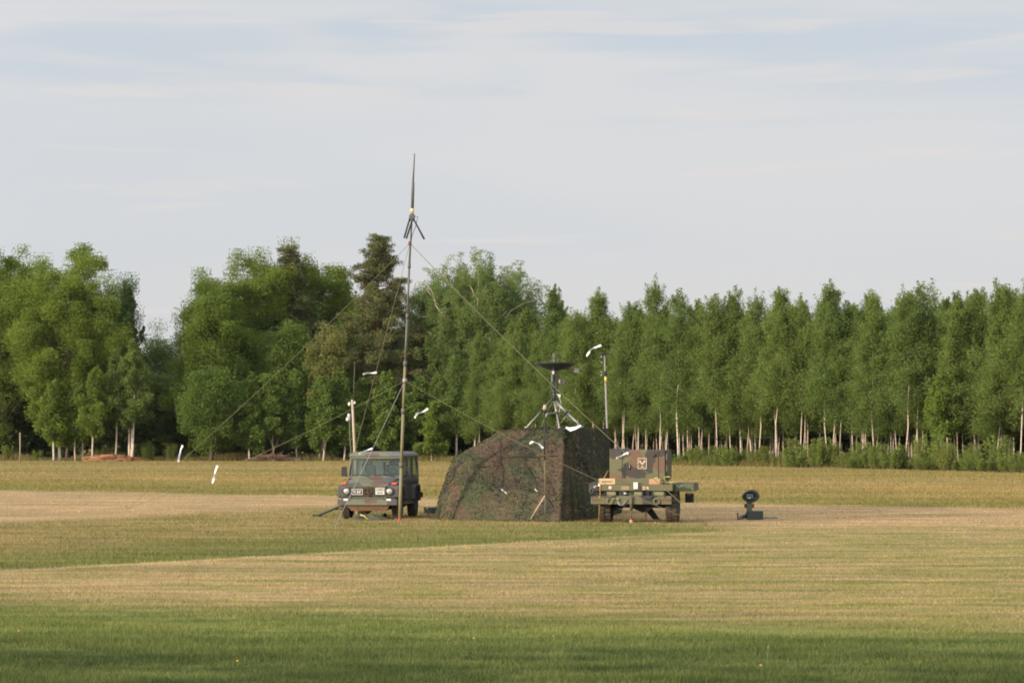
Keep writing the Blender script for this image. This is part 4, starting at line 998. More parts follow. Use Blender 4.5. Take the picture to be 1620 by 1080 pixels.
streamer('white cloth streamer hanging highest on the far left guy rope against the dark wood', [(289, 704), (286, 711), (284, 720), (282, 730)], 86.5, 0.13)
streamer('white cloth streamer hanging over the field below the far left guy ropes', [(344, 736), (341, 744), (339, 752), (338, 757), (336, 764)], 86.0, 0.13)
streamer('white streamer blowing level above the slim pole behind the vehicle', [(596, 589), (588, 590), (581, 590), (574, 592)], 76.5, 0.10)
streamer('white streamer fluttering in front of the dark trees right of the mast', [(677, 646), (671, 650), (665, 653), (660, 654), (656, 661)], 77.0, 0.11)
streamer('white streamer lying over the front left corner of the vehicle roof', [(589, 709), (583, 711), (576, 714), (568, 718)], 76.0, 0.09)
streamer('white streamer in front of the upper part of the netted tent', [(859, 709), (854, 703), (848, 700), (842, 699), (838, 701)], 75.5, 0.11)
streamer('white streamer blowing left of the pole with the disc', [(951, 546), (943, 549), (936, 552), (932, 557), (928, 563)], 78.5, 0.11)
streamer('broad white streamer across the top left corner of the generator box', [(994, 716), (988, 718), (981, 722), (975, 725)], 74.2, 0.12)

# ------------------------------------------------------------------ slim pole with insulators behind the vehicle
PD = 83.0
pb = Vector((gx(566, PD), PD, 0))
pole = thing('antenna_pole', 'slim bleached pole with white insulators and a thin whip behind the vehicle', 'pole', pb)
pq = lambda px, py: at(px, py, PD) - pb
MB().tube([(0, 0, 0), pq(562.5, 738), pq(559.8, 685), pq(557.2, 632)], [0.045, 0.040, 0.036, 0.034], 10).build('shaft', poleb, pole)
MB().tube([(-0.12, 0.05, 0), pq(557, 738), pq(553.5, 690), pq(553, 655)], 0.018, 6).build('cable', olive, pole)
for px, py, s in ((553, 639, 0.05), (561, 637, 0.04), (552, 657, 0.05), (550, 663, 0.055)):
    MB().lathe([(0.001, -s), (s * 0.8, -s * 0.8), (s, 0), (s * 0.6, s * 0.3), (s * 0.8, s), (0.001, s * 1.1)], 10, 0, T(*pq(px, py))).build('insulator', white, pole)
MB().tube([pq(553, 655), pq(553, 668)], 0.03, 8).build('clamp', steel, pole)
MB().tube([pq(559, 640), pq(560.2, 605), pq(561.2, 572)], [0.014, 0.011, 0.008], 6).build('whip', olive, pole)
# ------------------------------------------------------------------ camouflage netted tent over a shelter
m, t, out = new_mat('camouflage net'); net_m = m
oc = ocoord(t)
a1 = t.noise(t.scale(oc, (1, 1, 1)), 1.15, 2.5, 0.55, 0.4); a2 = t.noise(t.scale(oc, (1, 1, 1), (4, 7, 1)), 1.0, 2.5, 0.55, 0.4); a3 = t.noise(t.scale(oc, (1, 1, 1), (8, 1, 5)), 1.6, 2, 0.5)
fine = t.noise(oc, 22, 3, 0.7); fine2 = t.noise(oc, 11, 3, 0.7)
cn = t.mix(t.ss(a1, 0.42, 0.58), (0.092, 0.078, 0.048), (0.060, 0.066, 0.038))
cn = t.mix(t.ss(a2, 0.50, 0.62), cn, (0.094, 0.066, 0.047)); cn = t.mix(t.ss(a3, 0.54, 0.66), cn, (0.058, 0.051, 0.040))
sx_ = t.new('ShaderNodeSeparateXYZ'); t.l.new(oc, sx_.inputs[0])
cn = t.mix(t.m('MULTIPLY', t.ss(sx_.outputs[0], 1.30, 1.75), 0.8), cn, (0.050, 0.056, 0.042))      # darker, greener net colour towards the right end
cn = t.mix(1.0, cn, t.mix(t.ss(fine2, 0.35, 0.65), (0.72, 0.73, 0.72), (1.22, 1.2, 1.18)), 'MULTIPLY')
d_ = t.new('ShaderNodeBsdfDiffuse'); t.l.new(cn, d_.inputs[0]); tp = t.new('ShaderNodeBsdfTransparent'); ms = t.new('ShaderNodeMixShader')
hole = t.ss(fine, 0.555, 0.60, 0.0, 1.0)
t.l.new(hole, ms.inputs[0]); t.l.new(d_.outputs[0], ms.inputs[1]); t.l.new(tp.outputs[0], ms.inputs[2]); t.l.new(ms.outputs[0], out.inputs[0])
m, t, out = new_mat('net scrim strips'); scrim_m = m
oc = ocoord(t)
a1 = t.noise(t.scale(oc, (1, 1, 1)), 1.15, 2.5, 0.55, 0.4); a2 = t.noise(t.scale(oc, (1, 1, 1), (4, 7, 1)), 1.0, 2.5, 0.55, 0.4)
cs = t.mix(t.ss(a1, 0.42, 0.58), (0.082, 0.074, 0.042), (0.046, 0.058, 0.030)); cs = t.mix(t.ss(a2, 0.50, 0.62), cs, (0.088, 0.060, 0.042))
cs = t.mix(1.0, cs, t.mix(t.new('ShaderNodeNewGeometry').outputs['Random Per Island'], (0.4, 0.42, 0.4), (1.35, 1.3, 1.25)), 'MULTIPLY')
principled(t, out, cs, 0.9, 0, 0.1)

TL = Vector((gx(825, 79), 79.0, 0))
seam_m = simple('dark seam and crease', (0.040, 0.036, 0.026), 0.9)
tent = thing('netted_tent', 'big tent shaped hide draped in brown and green camouflage netting beside the trailer', 'tent', TL)
def w2(px, py, D): return at(px, py, D) - TL
# perimeter stations: ground point, top point, outward bulge (fraction), pleat strength
st = [  # (px, D) ground ; (px, py, D) top ; shoulder (inward, height) ; pleat strength
    ((686, 78.6), (797, 682, 79.6), (0.29, 0.70), 0.35), ((715, 77.6), (808, 681, 79.2), (0.34, 0.68), 0.5), ((770, 77.0), (828, 681, 79.0), (0.62, 0.68), 0.5), ((830, 76.6), (852, 680, 78.9), (0.76, 0.68), 0.5),
    ((868, 76.2), (878, 680, 78.8), (0.74, 0.66), 0.8), ((886, 75.9), (893, 679, 78.8), (0.68, 0.62), 1.2), ((905, 76.6), (897, 679, 79.2), (0.66, 0.58), 1.5), ((938, 78.6), (915, 679, 80.4), (0.68, 0.52), 1.5),
    ((972, 82.0), (948, 678, 82.4), (0.60, 0.52), 1.0), ((985, 85.0), (962, 678, 84.2), (0.5, 0.52), 0.8), ((960, 87.0), (945, 678, 85.4), (0.5, 0.5), 0.6), ((830, 87.5), (870, 678, 85.6), (0.5, 0.5), 0.5), ((735, 87.0), (810, 680, 85.0), (0.4, 0.6), 0.5), ((695, 83.5), (793, 682, 82.0), (0.34, 0.66), 0.4)]
NS, NT_ = 260, 46
def cyc(vals, u):
    n = len(vals); k = int(u) % n; f = u - int(u)
    return vals[k] * (1 - f) + vals[(k + 1) % n] * f
GP = [Vector((gx(p, D), D, 0)) - TL for (p, D), _, _, _ in st]; TP = [w2(*q) for _, q, _, _ in st]
BU = [Vector((s_[2][0], s_[2][1], 0)) for s_ in st]; PL = [s_[3] for s_ in st]
gr = np.random.default_rng(5); ph = gr.uniform(0, 6.28, 12)
# stations spread by ground distance so that the front gets enough columns
seg = [(GP[(i + 1) % len(GP)] - GP[i]).length for i in range(len(GP))]; cum = np.concatenate([[0], np.cumsum(seg)]); tot = cum[-1]
us = [float(np.interp(tot * i / NS, cum, np.arange(len(cum)))) for i in range(NS)]
vs, fs = [], []
for i in range(NS):
    u = us[i] % len(st); g0 = cyc(GP, u); t0 = cyc(TP, u); bu = cyc(BU, u); pl = cyc(PL, u); s_ = tot * i / NS
    outv = (g0 - t0); outv.z = 0; outv.normalize()
    cen = Vector((g0.x - 0.3, g0.y - 5.5, 0)); rad_ = Vector((cen.x, cen.y, 0)).normalized()
    for j in range(NT_ + 1):
        q = j / NT_                                     # 0 ground .. 1 top
        zf = q; hf = q
        qm = 0.6; mid_ = Vector((g0.x + (t0.x - g0.x) * bu.x, g0.y + (t0.y - g0.y) * bu.x, t0.z * bu.y))
        p = g0.lerp(mid_, q / qm) if q < qm else mid_.lerp(t0, (q - qm) / (1 - qm))
        ctl = (mid_ - g0 * (1 - qm) ** 2 - t0 * qm ** 2) / (2 * qm * (1 - qm))
        p = p * 0.88 + (g0 * (1 - q) ** 2 + ctl * (2 * q * (1 - q)) + t0 * q ** 2) * 0.12     # taut between hem, hoop and ridge
        env = (1 - q) ** 0.35 * min(1, q * 7 + 0.25)
        fold = 0.045 * math.sin(s_ * 5.3 + ph[0] + 1.6 * q) + 0.035 * math.sin(s_ * 9.1 + ph[1] - 2.2 * q) + 0.03 * math.sin(s_ * 2.2 + ph[2] + 3 * q)
        sharp = 0.10 * max(0, math.sin(s_ * 3.1 + ph[3] + 1.1 * q)) ** 6
        p += outv * (fold * (0.12 + 0.7 * pl * pl) + sharp * pl) * env
        p += Vector((gr.normal(0, 0.008), gr.normal(0, 0.008), gr.normal(0, 0.008)))
        # horizontal slump where the net lies on the shelter edge
        p += outv * (-0.05 * math.exp(-((q - 0.62) / 0.03) ** 2) * (1 if bu.x > 0.45 else 0.2))
        # net is lifted by a frame hoop: shoulder at the left
        if j == 0: p.z = 0.012 + 0.02 * abs(math.sin(s_ * 4))
        vs.append(p)
W = NT_ + 1
for i in range(NS):
    for j in range(NT_):
        fs.append((i * W + j, ((i + 1) % NS) * W + j, ((i + 1) % NS) * W + j + 1, i * W + j + 1))
topc = sum((vs[i * W + NT_] for i in range(NS)), Vector()) / NS + Vector((0, 0, 0.05))
rings = 8
prev = [i * W + NT_ for i in range(NS)]
for r_ in range(1, rings):
    cur = []
    for i in range(NS):
        p = vs[i * W + NT_].lerp(topc, r_ / rings); p = p + Vector((0, 0, 0.03 * math.sin(p.x * 3) * math.sin(p.y * 2.3)))
        cur.append(len(vs)); vs.append(p)
    for i in range(NS): fs.append((prev[i], prev[(i + 1) % NS], cur[(i + 1) % NS], cur[i]))
    prev = cur
vs.append(topc); fs += [(prev[i], prev[(i + 1) % NS], len(vs) - 1) for i in range(NS)]
nb = MB().add(vs, fs, 0, None, True)
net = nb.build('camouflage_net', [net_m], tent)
# scrim strips tied into the net
VV = np.array([tuple(v) for v in vs]); FF = [f for f in fs if len(f) == 4]
A = VV[[f[0] for f in FF]]; B = VV[[f[1] for f in FF]]; Dq = VV[[f[3] for f in FF]]
ar = np.linalg.norm(np.cross(B - A, Dq - A), axis=1); nn = 16000
ix = gr.choice(len(FF), nn, p=ar / ar.sum()); ru = gr.uniform(0, 1, (nn, 1)); rv = gr.uniform(0, 1, (nn, 1))
Pn = A[ix] + (B - A)[ix] * ru + (Dq - A)[ix] * rv
keep = np.sin(Pn[:, 0] * 2.1 + 1.3 * np.sin(Pn[:, 2] * 2.5)) + np.sin(Pn[:, 2] * 3.3 + Pn[:, 0] * 1.1 + Pn[:, 1]) + gr.normal(0, 0.6, nn) > np.where(Pn[:, 0] > 1.4, 0.9, -0.1)
Pn = Pn[keep]
V = leaf_faces(Pn + gr.normal(0, 0.015, Pn.shape), 0.075, 0.042, gr, 0.0, 0.8)
link(bpy.data.objects.new('scrim', np_mesh('scrim', V, 4, scrim_m)), net)
# supporting frame poles and the shelter beneath the net
sh = MB(); sc_ = Vector((gx(880, 82.2), 82.2, 0)) - TL
sh.box((sc_.x - 0.15, sc_.y + 0.4, 1.40), (1.35, 3.4, 1.62)); sh.box((sc_.x - 0.7, sc_.y - 0.2, 0.55), (2.2, 2.6, 0.42))
sh.build('shelter', trail_m, tent, 0.03)
for (p_, D_), (qx, qy, qd) in (((762, 79.2), (803, 684, 79.9)), ((838, 78.0), (838, 683, 79.4)), ((890, 78.0), (891, 682, 79.3)), ((716, 79.2), (730, 735, 80.2))):
    MB().tube([Vector((gx(p_, D_), D_, 0)) - TL, w2(qx, qy, qd)], 0.03, 8).build('support_pole', olive, tent)
VA = [v + TL for v in vs[:NS * W]]
PX = np.array([(810 + F * v.x / v.y, 683 - F * (v.z - HC) / v.y, v.y) for v in VA])
def on_net(px, py):
    d2 = (PX[:, 0] - px) ** 2 + (PX[:, 1] - py) ** 2 + np.where(PX[:, 2] > 80.5, 1e4, 0)
    return vs[int(np.argmin(d2))] + Vector((0.0, -0.02, 0.0))
for line, rr_ in (([(796, 722), (820, 722), (850, 721), (880, 721), (904, 722)], 0.013), ([(793, 690), (792, 710), (793, 735), (793, 768)], 0.014), ([(894, 684), (896, 720), (899, 760), (902, 800)], 0.022),
                  ([(826, 724), (838, 748), (850, 768), (866, 790), (890, 824)], 0.016), ([(850, 724), (862, 752), (878, 786)], 0.010), ([(905, 700), (925, 735), (952, 770)], 0.022), ([(750, 742), (766, 764), (780, 778)], 0.016), ([(712, 765), (722, 740), (770, 738)], 0.012)):
    q3 = [on_net(*line[0])]
    for k in range(len(line) - 1):
        for f in (0.5, 1.0): q3.append(on_net(line[k][0] + (line[k + 1][0] - line[k][0]) * f, line[k][1] + (line[k + 1][1] - line[k][1]) * f))
    MB().tube(q3, rr_, 6).build('net_seam', seam_m, net)  # dark cords: seams, and the crease shade of folds drawn as lines
ropeq = [w2(686, 822, 78.2), w2(712, 762, 78.9), w2(727, 727, 79.4)]
MB().tube(ropeq, 0.012, 5).build('edge_cord', black, net)
for k, (px, py, D_) in enumerate(((793, 773, 77.2), (798, 777, 77.1), (846, 773, 76.7))):
    pt = at(px, py, D_ - 0.25)
    o = MB().ribbon([(0, 0, 0), (0.02, -0.01, -0.02), (0.035, 0, -0.045), (0.06, -0.01, -0.05)], [0.015, 0.03, 0.03, 0.015], [(0, 0.3, 1), (0, 0.2, 1), (1, 0, .4), (0, 0, 1)]).build('net_tie', ribm, tent); o.location = pt - TL

# front pole with cap and slanted stay
FD = 75.6
fp = Vector((gx(862.5, FD), FD, 0))
o = thing('whip_pole', 'thin dark capped pole with a slanted wooden stay in front of the netted tent', 'pole', fp)
q_ = lambda px, py: at(px, py, FD) - fp
MB().tube([(0, 0, 0), q_(862.5, 785)], 0.016, 8).build('lower_rod', olive, o)
MB().tube([q_(862.5, 785), q_(861.5, 728)], 0.014, 8).build('middle_rod', rope_m, o)
MB().tube([q_(861.5, 728), q_(861.6, 690), q_(862, 652)], 0.018, 8).build('upper_rod', black, o)
MB().tube([q_(862, 653), q_(862, 648)], [0.03, 0.045], 10).build('collar', black, o)
MB().tube([q_(862, 648), q_(862, 643), q_(862, 640)], [0.048, 0.048, 0.03], 12).build('cap', poleb, o)
MB().tube([q_(862.5, 783), gnd(838, 824) - fp], [0.020, 0.024], 8).build('stay', poleb, o)

# ------------------------------------------------------------------ dish antenna on a tripod
DD = 81.0
db = at(880, 677, DD)
dish = thing('dish_antenna', 'dark dish antenna pointing straight up on a many legged tripod above the netted tent', 'antenna', db)
dq = lambda px, py, dd=0.0: at(px, py, DD + dd) - db
ds = MB(); cz = dq(879, 574); rr_ = 0.60
prof = [(rr_ * k / 10, -0.20 + 0.20 * (k / 10) ** 2) for k in range(11)]
prof[0] = (0.001, -0.20)
ds.lathe(prof + [(rr_ + 0.012, 0.004), (rr_ + 0.012, -0.014)] + [(rr_ * k / 10, -0.222 + 0.205 * (k / 10) ** 2) for k in range(9, 0, -1)], 40, 0, T(*cz))
ds.build('reflector', darkg, dish)
MB().tube([dq(878, 586), dq(877.5, 571), dq(877, 559)], [0.045, 0.05, 0.055], 10).build('feed', olive, dish)
for a in (0, 2.1, 4.2): MB().tube([cz + Vector((0.42 * math.cos(a), 0.42 * math.sin(a), -0.1)), dq(877.3, 563)], 0.010, 5).build('feed_strut', olive, dish)
MB().box(dq(912, 586), (0.14, 0.14, 0.11)).build('amplifier_box', steel, dish, 0.01)
MB().tube([dq(893, 584), dq(903, 583), dq(911, 585)], 0.02, 6).build('bracket', brownp, dish)
hd = MB(); hd.box(dq(877.5, 588), (0.20, 0.22, 0.13)); hd.box(dq(875, 605), (0.09, 0.14, 0.40)); hd.tube([dq(876, 616), dq(877.5, 634)], 0.055, 10); hd.box(dq(881, 604), (0.08, 0.14, 0.34)); hd.box(dq(878, 620), (0.17, 0.12, 0.05))
hd.build('pedestal', darkg, dish, 0.012)
mo = MB(); mo.box(dq(889, 604), (0.13, 0.18, 0.15)); mo.box(dq(884, 605), (0.10, 0.08, 0.07)); mo.tube([dq(881, 614), dq(886, 618), dq(891, 612), dq(890, 606)], 0.012, 5); mo.tube([dq(873, 612), dq(870, 622), dq(875, 634)], 0.010, 5); mo.tube([dq(880, 592), dq(886, 597), dq(889, 601)], 0.012, 5); mo.build('motor', simple('dark motor housing', (0.10, 0.095, 0.085), 0.5), dish, 0.006)
MB().box(dq(885, 603, -0.12), (0.045, 0.02, 0.10)).build('motor_plate', poleb, dish)
MB().box(dq(875, 589, -0.14), (0.06, 0.02, 0.09)).build('tag_plate', clear_w, dish)
MB().box(dq(873, 598, -0.12), (0.035, 0.02, 0.20)).build('side_bar', steel, dish)
cx = MB(); cx.box(dq(885, 626), (0.07, 0.08, 0.09)); cx.tube([dq(879, 622), dq(885, 626)], 0.015, 6); cx.tube([dq(885, 628), dq(888, 640), dq(884, 652)], 0.010, 5); cx.build('connector', white, dish, 0.006)
for (ax, ay), (bx_, by_), dd, rr in (((876, 628), (833, 676), -0.4, 0.036), ((878, 634), (920, 675), -0.6, 0.042), ((876, 632), (855, 678), 0.9, 0.028), ((877, 634), (885, 677), -0.9, 0.036), ((880, 640), (912, 676), 0.9, 0.032)):
    rr *= 0.75; a_ = dq(ax, ay); b_ = dq(bx_, by_, dd); m_ = a_.lerp(b_, 0.45)
    lg = MB().tube([m_, b_], rr * 0.85, 8).build('leg', steel, dish)
    MB().tube([a_, m_], rr, 8).build('upper_tube', olive if bx_ < 880 else steel, lg)
    MB().tube([m_.lerp(a_, 0.05), m_.lerp(b_, 0.05)], rr * 1.5, 8).build('clamp', black, lg)
    MB().tube([b_ - Vector((0, 0, 0.02)), b_ + Vector((0, 0, 0.03))], 0.06, 8).build('foot_pad', steel, lg)
for (ax, ay), (bx_, by_) in (((862, 655), (899, 648)), ((887, 669), (903, 648)), ((866, 654), (888, 652))):
    MB().tube([dq(ax, ay), dq(bx_, by_)], 0.011, 5).build('brace', steel, dish)
MB().tube([dq(920, 674), dq(925, 670), dq(928, 665), dq(926, 661)], 0.012, 5).build('cable', darkg, dish)
o = MB().ribbon([(0, 0, 0.0), (0.12, 0, -0.05), (0.26, -0.03, -0.02), (0.42, 0, 0.05)], [0.06, 0.12, 0.10, 0.06], [(0, 0.7, 1), (0, 0.5, 1), (0, 0.7, 1), (0, 1, 1)]).build('cloth_strip', ribm)
o.location = at(895, 676, 78.6); tag(o, 'white cloth strip lying on the front edge of the netted tent roof below the dish', 'cloth')

# ------------------------------------------------------------------ pole with disc
mast_g = simple('weathered grey tube', (0.24, 0.225, 0.19), 0.55)
GD = 86.5
gp = Vector((gx(961.5, GD), GD, 0))
o = thing('disc_antenna', 'slim grey pole carrying a flat dark disc behind the netted tent', 'antenna', gp)
q_ = lambda px, py: at(px, py, GD) - gp
MB().tube([(0, 0, 0), q_(960.6, 680), q_(958, 605)], [0.034, 0.031, 0.028], 10).build('lower_tube', mast_g, o)
MB().tube([q_(958, 607), q_(956.5, 562)], [0.025, 0.023], 10).build('upper_tube', mast_g, o)
MB().tube([q_(958, 594), q_(957.6, 587)], 0.048, 10).build('collar', black, o)
MB().tube([q_(958.4, 604), q_(958, 596)], 0.040, 10).build('band', rope_y, o)
dz = q_(956, 559)
MB().lathe([(0.001, 0.022), (0.16, 0.018), (0.17, 0.0), (0.10, -0.03), (0.05, -0.05), (0.001, -0.05)], 24, 0, T(*dz)).build('disc', darkg, o)
for py in (564, 573, 588, 593): MB().box(q_(951.5, py), (0.022, 0.02, 0.04)).build('cable_clip', white, o, 0.005)
MB().tube([q_(952, 562), q_(951, 575), q_(952, 590), q_(956, 604)], 0.008, 5).build('cable', black, o)

# ------------------------------------------------------------------ trailer carrying the generator box
RD = 75.2
TR = Vector((gx(998, RD), RD, 0)); TRZ = R(-8.5)
tr = thing('flatbed_trailer', 'camouflage painted two wheeled military trailer parked right of the netted tent', 'trailer', TR, TRZ)
b = MB(); b.box((0.02, 1.55, 0.93), (2.16, 3.1, 0.17)); b.build('deck', trail_m, tr, 0.012)
b = MB(); b.box((-0.03, 0.10, 1.095), (1.72, 0.10, 0.155)); b.build('upper_rail', trail_m, tr, 0.01)
p = MB(); p.box((-0.64, 0.046, 1.095), (0.43, 0.014, 0.150), 0)
for k in range(9): p.box((-0.76 + k * 0.030, 0.036, 1.09), (0.018, 0.008, 0.026 if k % 3 else 0.034), 1)
p.build('painted_panel', [tan, plateb], tr)
MB().box((0.62, 0.046, 1.095), (0.29, 0.014, 0.145)).build('painted_panel', simple('faded tan paint', (0.44, 0.25, 0.14), 0.7), tr)
b = MB(); b.box((0, 0.06, 0.605), (2.14, 0.12, 0.225))
bm_o = b.build('bumper', trail_m, tr, 0.012)
for s in (-1, 1):
    sl_ = MB()
    for k in range(3): sl_.box((s * 0.93 + (k - 1) * 0.075, -0.006, 0.61), (0.045, 0.012, 0.05))
    sl_.build('slot', brownp, bm_o)
    rg = MB(); xr = -0.56 if s < 0 else 0.68
    rg.tube([(xr + 0.075 * math.cos(a), -0.035, 0.575 + 0.075 * math.sin(a)) for a in [2 * math.pi * k / 16 for k in range(17)]], 0.016, 6, cap=False); rg.build('shackle', khaki, bm_o)
for x_, w_, mt in ((-0.53, 0.25, khaki), (0.20, 0.24, khaki), (0.72, 0.30, khaki)):
    MB().box((x_, 0.08, 0.775), (w_, 0.10, 0.10)).build('light_housing', mt, tr, 0.01)
for x_, w_, h_ in ((-0.22, 0.20, 0.14), (0.02, 0.14, 0.12), (0.42, 0.12, 0.13)):
    MB().box((x_, 0.16, 0.77), (w_, 0.12, h_)).build('coupling_block', darkg, tr, 0.01)
MB().lathe([(0.03, -0.02), (0.045, 0), (0.03, 0.02)], 10, 0, T(-0.16, 0.06, 0.78)).build('knob', white, tr)
q = MB(); 
for (cx_, cz_, sx_, sz_) in ((-0.155, 0.955, 0.19, 0.014), (-0.155, 0.895, 0.19, 0.014), (-0.245, 0.925, 0.014, 0.06), (-0.065, 0.925, 0.014, 0.06)): q.box((cx_, -0.006, cz_), (sx_, 0.008, sz_))
for k in range(4): q.box((-0.21 + k * 0.036, -0.006, 0.925), (0.022, 0.006, 0.026))
q.build('data_plate', tan, tr)
MB().box((0.125, -0.012, 0.985), (0.115, 0.012, 0.175)).build('paper_sheet', clear_w, tr)
q = MB(); q.box((0.34, -0.006, 0.945), (0.075, 0.008, 0.03)); q.box((0.34, -0.006, 0.893), (0.075, 0.008, 0.03)); q.prism([(0.41, 0.955), (0.46, 0.955), (0.475, 0.88), (0.40, 0.92)], 'y', -0.01, -0.002); q.build('marking', simple('pale orange marking', (0.62, 0.42, 0.26), 0.7), tr)
q = MB(); q.lathe([(0.001, 0.006), (0.048, 0.006), (0.05, 0)], 16, 0, T(-0.545, -0.004, 0.93) @ rx(R(90))); q.build('badge', simple('pale pink badge', (0.60, 0.45, 0.38), 0.7), tr)
q = MB(); q.tube([(-1.05 + 0.05 * math.cos(a), -0.02, 0.85 + 0.07 * math.sin(a)) for a in [2 * math.pi * k / 16 for k in range(17)]], 0.014, 6, cap=False); q.build('tie_ring', olive, tr)
# fenders with shelf on the right, lower box, loop
for s in (-1, 1):
    b = MB(); xo = 1.52 if s > 0 else 1.18
    b.box((s * (1.11 + xo) / 2 + 0.06, 1.15, 0.93), (xo - 1.11 + 0.1, 1.5, 0.20)); b.box((s * (1.11 + xo) / 2 + 0.06, 1.15, 1.04), (xo - 1.13 + 0.08, 1.3, 0.02))
    b.build('fender', olive if s > 0 else trail_m, tr, 0.02)
    wheel(tr, (0.15 + s * 0.89, 0.72, 0.465), 0.465, 0.33, 0.23, rimm, s, 22)
MB().box((1.42, 1.5, 0.63), (0.22, 0.3, 0.24)).build('tool_box', black, tr, 0.02)
q = MB(); q.tube([(1.50 + 0.06 * math.cos(a), 0.38, 0.80 + 0.075 * math.sin(a)) for a in [math.pi + math.pi * k / 10 for k in range(11)]], 0.015, 6); q.build('tie_ring', black, tr)
for k in range(3): MB().box((1.20 + 0.05 * k, 0.393, 0.97 - 0.03 * (k % 2)), (0.018, 0.01, 0.03)).build('rivet', white, tr)
q = MB(); q.tube([(-0.7, 0.72, 0.45), (0.95, 0.72, 0.45)], 0.07, 10); q.box((0, 1.5, 0.76), (1.3, 2.7, 0.16)); q.box((-0.42, 1.6, 0.62), (0.10, 2.6, 0.14)); q.box((0.42, 1.6, 0.62), (0.10, 2.6, 0.14))
q.prism([(-0.42, 0.52), (0.30, 0.52), (0.34, 0.28), (0.22, 0.25)], 'y', 0.9, 2.4)
q.prism([(-0.62, 0.55), (-0.05, 0.55), (-0.10, 0.44), (-0.62, 0.30)], 'y', 0.9, 2.2)
q.build('underframe', black, tr)
MB().prism([(0.22, 0.30), (0.42, 0.34), (0.62, 0.05), (0.44, 0.05)], 'y', 1.5, 1.53).build('mud_flap', black, tr)
MB().tube([(0.31, 0.8, 0.45), (0.31, 0.8, 0.03)], 0.02, 8).build('stand_leg', brownp, tr)
jk = MB(); jk.tube([(0.01, -0.03, 0.70), (0.01, -0.03, 0.34)], 0.040, 10); jk.tube([(0.01, -0.03, 0.34), (0.01, -0.03, 0.10)], 0.022, 8); jo = jk.build('jack', olive, tr)
MB().tube([(0.01, -0.03, 0.13), (0.01, -0.03, 0.10)], 0.06, 10).build('jack_collar', red, jo)
MB().tube([(0.01, -0.03, 0.11), (0.01, -0.03, -0.02)], [0.035, 0.045], 8).build('jack_foot', poleb, jo)
MB().tube([(-0.36, -0.03, 0.58), (-0.30, -0.05, 0.47), (-0.20, -0.05, 0.47), (-0.12, -0.04, 0.60)], 0.014, 6).build('brake_hose', steel, tr)
for x_ in (-0.46, -0.34): MB().lathe([(0.001, 0.05), (0.05, 0.03), (0.065, 0), (0.05, -0.01)], 12, 0, T(x_, 0.0, 0.62)).build('coupling_cap', khaki, tr)
for x_ in (-0.92, -0.70, 0.30, 0.56, 0.90): MB().box((x_, 0.02, 0.745), (0.035, 0.05, 0.14)).build('bracket', darkg, tr)
for hp in ([(-0.75, -0.02, 0.72), (-0.55, -0.06, 0.66), (-0.40, -0.04, 0.73)], [(0.25, -0.03, 0.70), (0.45, -0.06, 0.62), (0.60, -0.04, 0.70)], [(-0.10, -0.03, 0.50), (-0.25, -0.05, 0.36), (-0.42, 0.2, 0.40)]): MB().tube(hp, 0.013, 5).build('hose', darkg, tr)
MB().box((0.02, 0.30, 0.765), (1.9, 0.05, 0.15)).build('shadow_rail', black, tr)  # black strip stands in for the shade between deck and bumper
ch = MB()
for k in range(9): ch.tube([(-0.35 + 0.028 * k, -0.05, 0.60 - 0.10 * math.sin(k / 8 * math.pi)), (-0.33 + 0.028 * k, -0.05, 0.60 - 0.10 * math.sin((k + .8) / 8 * math.pi))], 0.010, 5)
ch.build('safety_chain', steel, tr)
for x_, z_ in ((-0.30, 1.185), (-0.02, 1.18), (0.28, 1.185), (0.52, 1.19)): MB().box((x_, 0.10, z_), (0.05, 0.05, 0.04)).build('deck_cleat', olive, tr, 0.006)
# generator box
GB = Vector((0.12, 0.45, 1.02))
gen = thing('generator_box', 'camouflage painted metal generator box with a framed emblem standing on the trailer', 'generator', TR + Matrix.Rotation(TRZ, 3, 'Z') @ GB, TRZ)
b = MB(); b.box((0, 0.85, 0.50), (1.48, 1.7, 0.80)); b.box((0, 0.85, 0.05), (1.40, 1.6, 0.10)); b.build('housing', gen_m, gen, 0.015)
b = MB(); b.box((-0.55, 0.85, 0.915), (0.42, 1.5, 0.035)); b.build('raised_lid', darkg, gen, 0.01)
b = MB(); b.box((-0.565, -0.008, 0.44), (0.33, 0.016, 0.60)); pdr = b.build('side_door', gen_m, gen, 0.006)
for x_ in (-0.405, 0.13 - 0.55, 0.565): MB().box((x_, -0.004, 0.49), (0.014, 0.008, 0.76)).build('panel_seam', black, gen)
MB().box((-0.34, -0.006, 0.32), (0.055, 0.012, 0.42)).build('panel_recess', darkg, gen)
MB().box((-0.215, -0.01, 0.45), (0.07, 0.02, 0.13)).build('latch', black, gen, 0.006)
MB().box((-0.205, -0.024, 0.46), (0.02, 0.015, 0.08)).build('latch_handle', steel, gen)
MB().lathe([(0.001, 0.008), (0.05, 0.008), (0.055, 0)], 16, 0, T(0.46, -0.004, 0.76) @ rx(R(90))).build('vent_cap', black, gen)
e = MB(); ex, ez = 0.135, 0.545
e.box((ex, -0.008, ez), (0.225, 0.012, 0.265), 1)
for (cx_, cz_, sx_, sz_) in ((ex, ez + .135, 0.24, 0.018), (ex, ez - .135, 0.24, 0.018), (ex - .112, ez, 0.018, 0.27), (ex + .112, ez, 0.018, 0.27)): e.box((cx_, -0.016, cz_), (sx_, 0.008, sz_), 0)
for s in (-1, 1): e.prism([(ex, ez - .045), (ex + s * 0.03, ez - .005), (ex + s * 0.085, ez + .045), (ex + s * 0.08, ez + .085), (ex + s * 0.045, ez + .085), (ex + s * 0.035, ez + .05), (ex, ez + .01)], 'y', -0.020 - 0.001 * (s > 0), -0.014, 0)
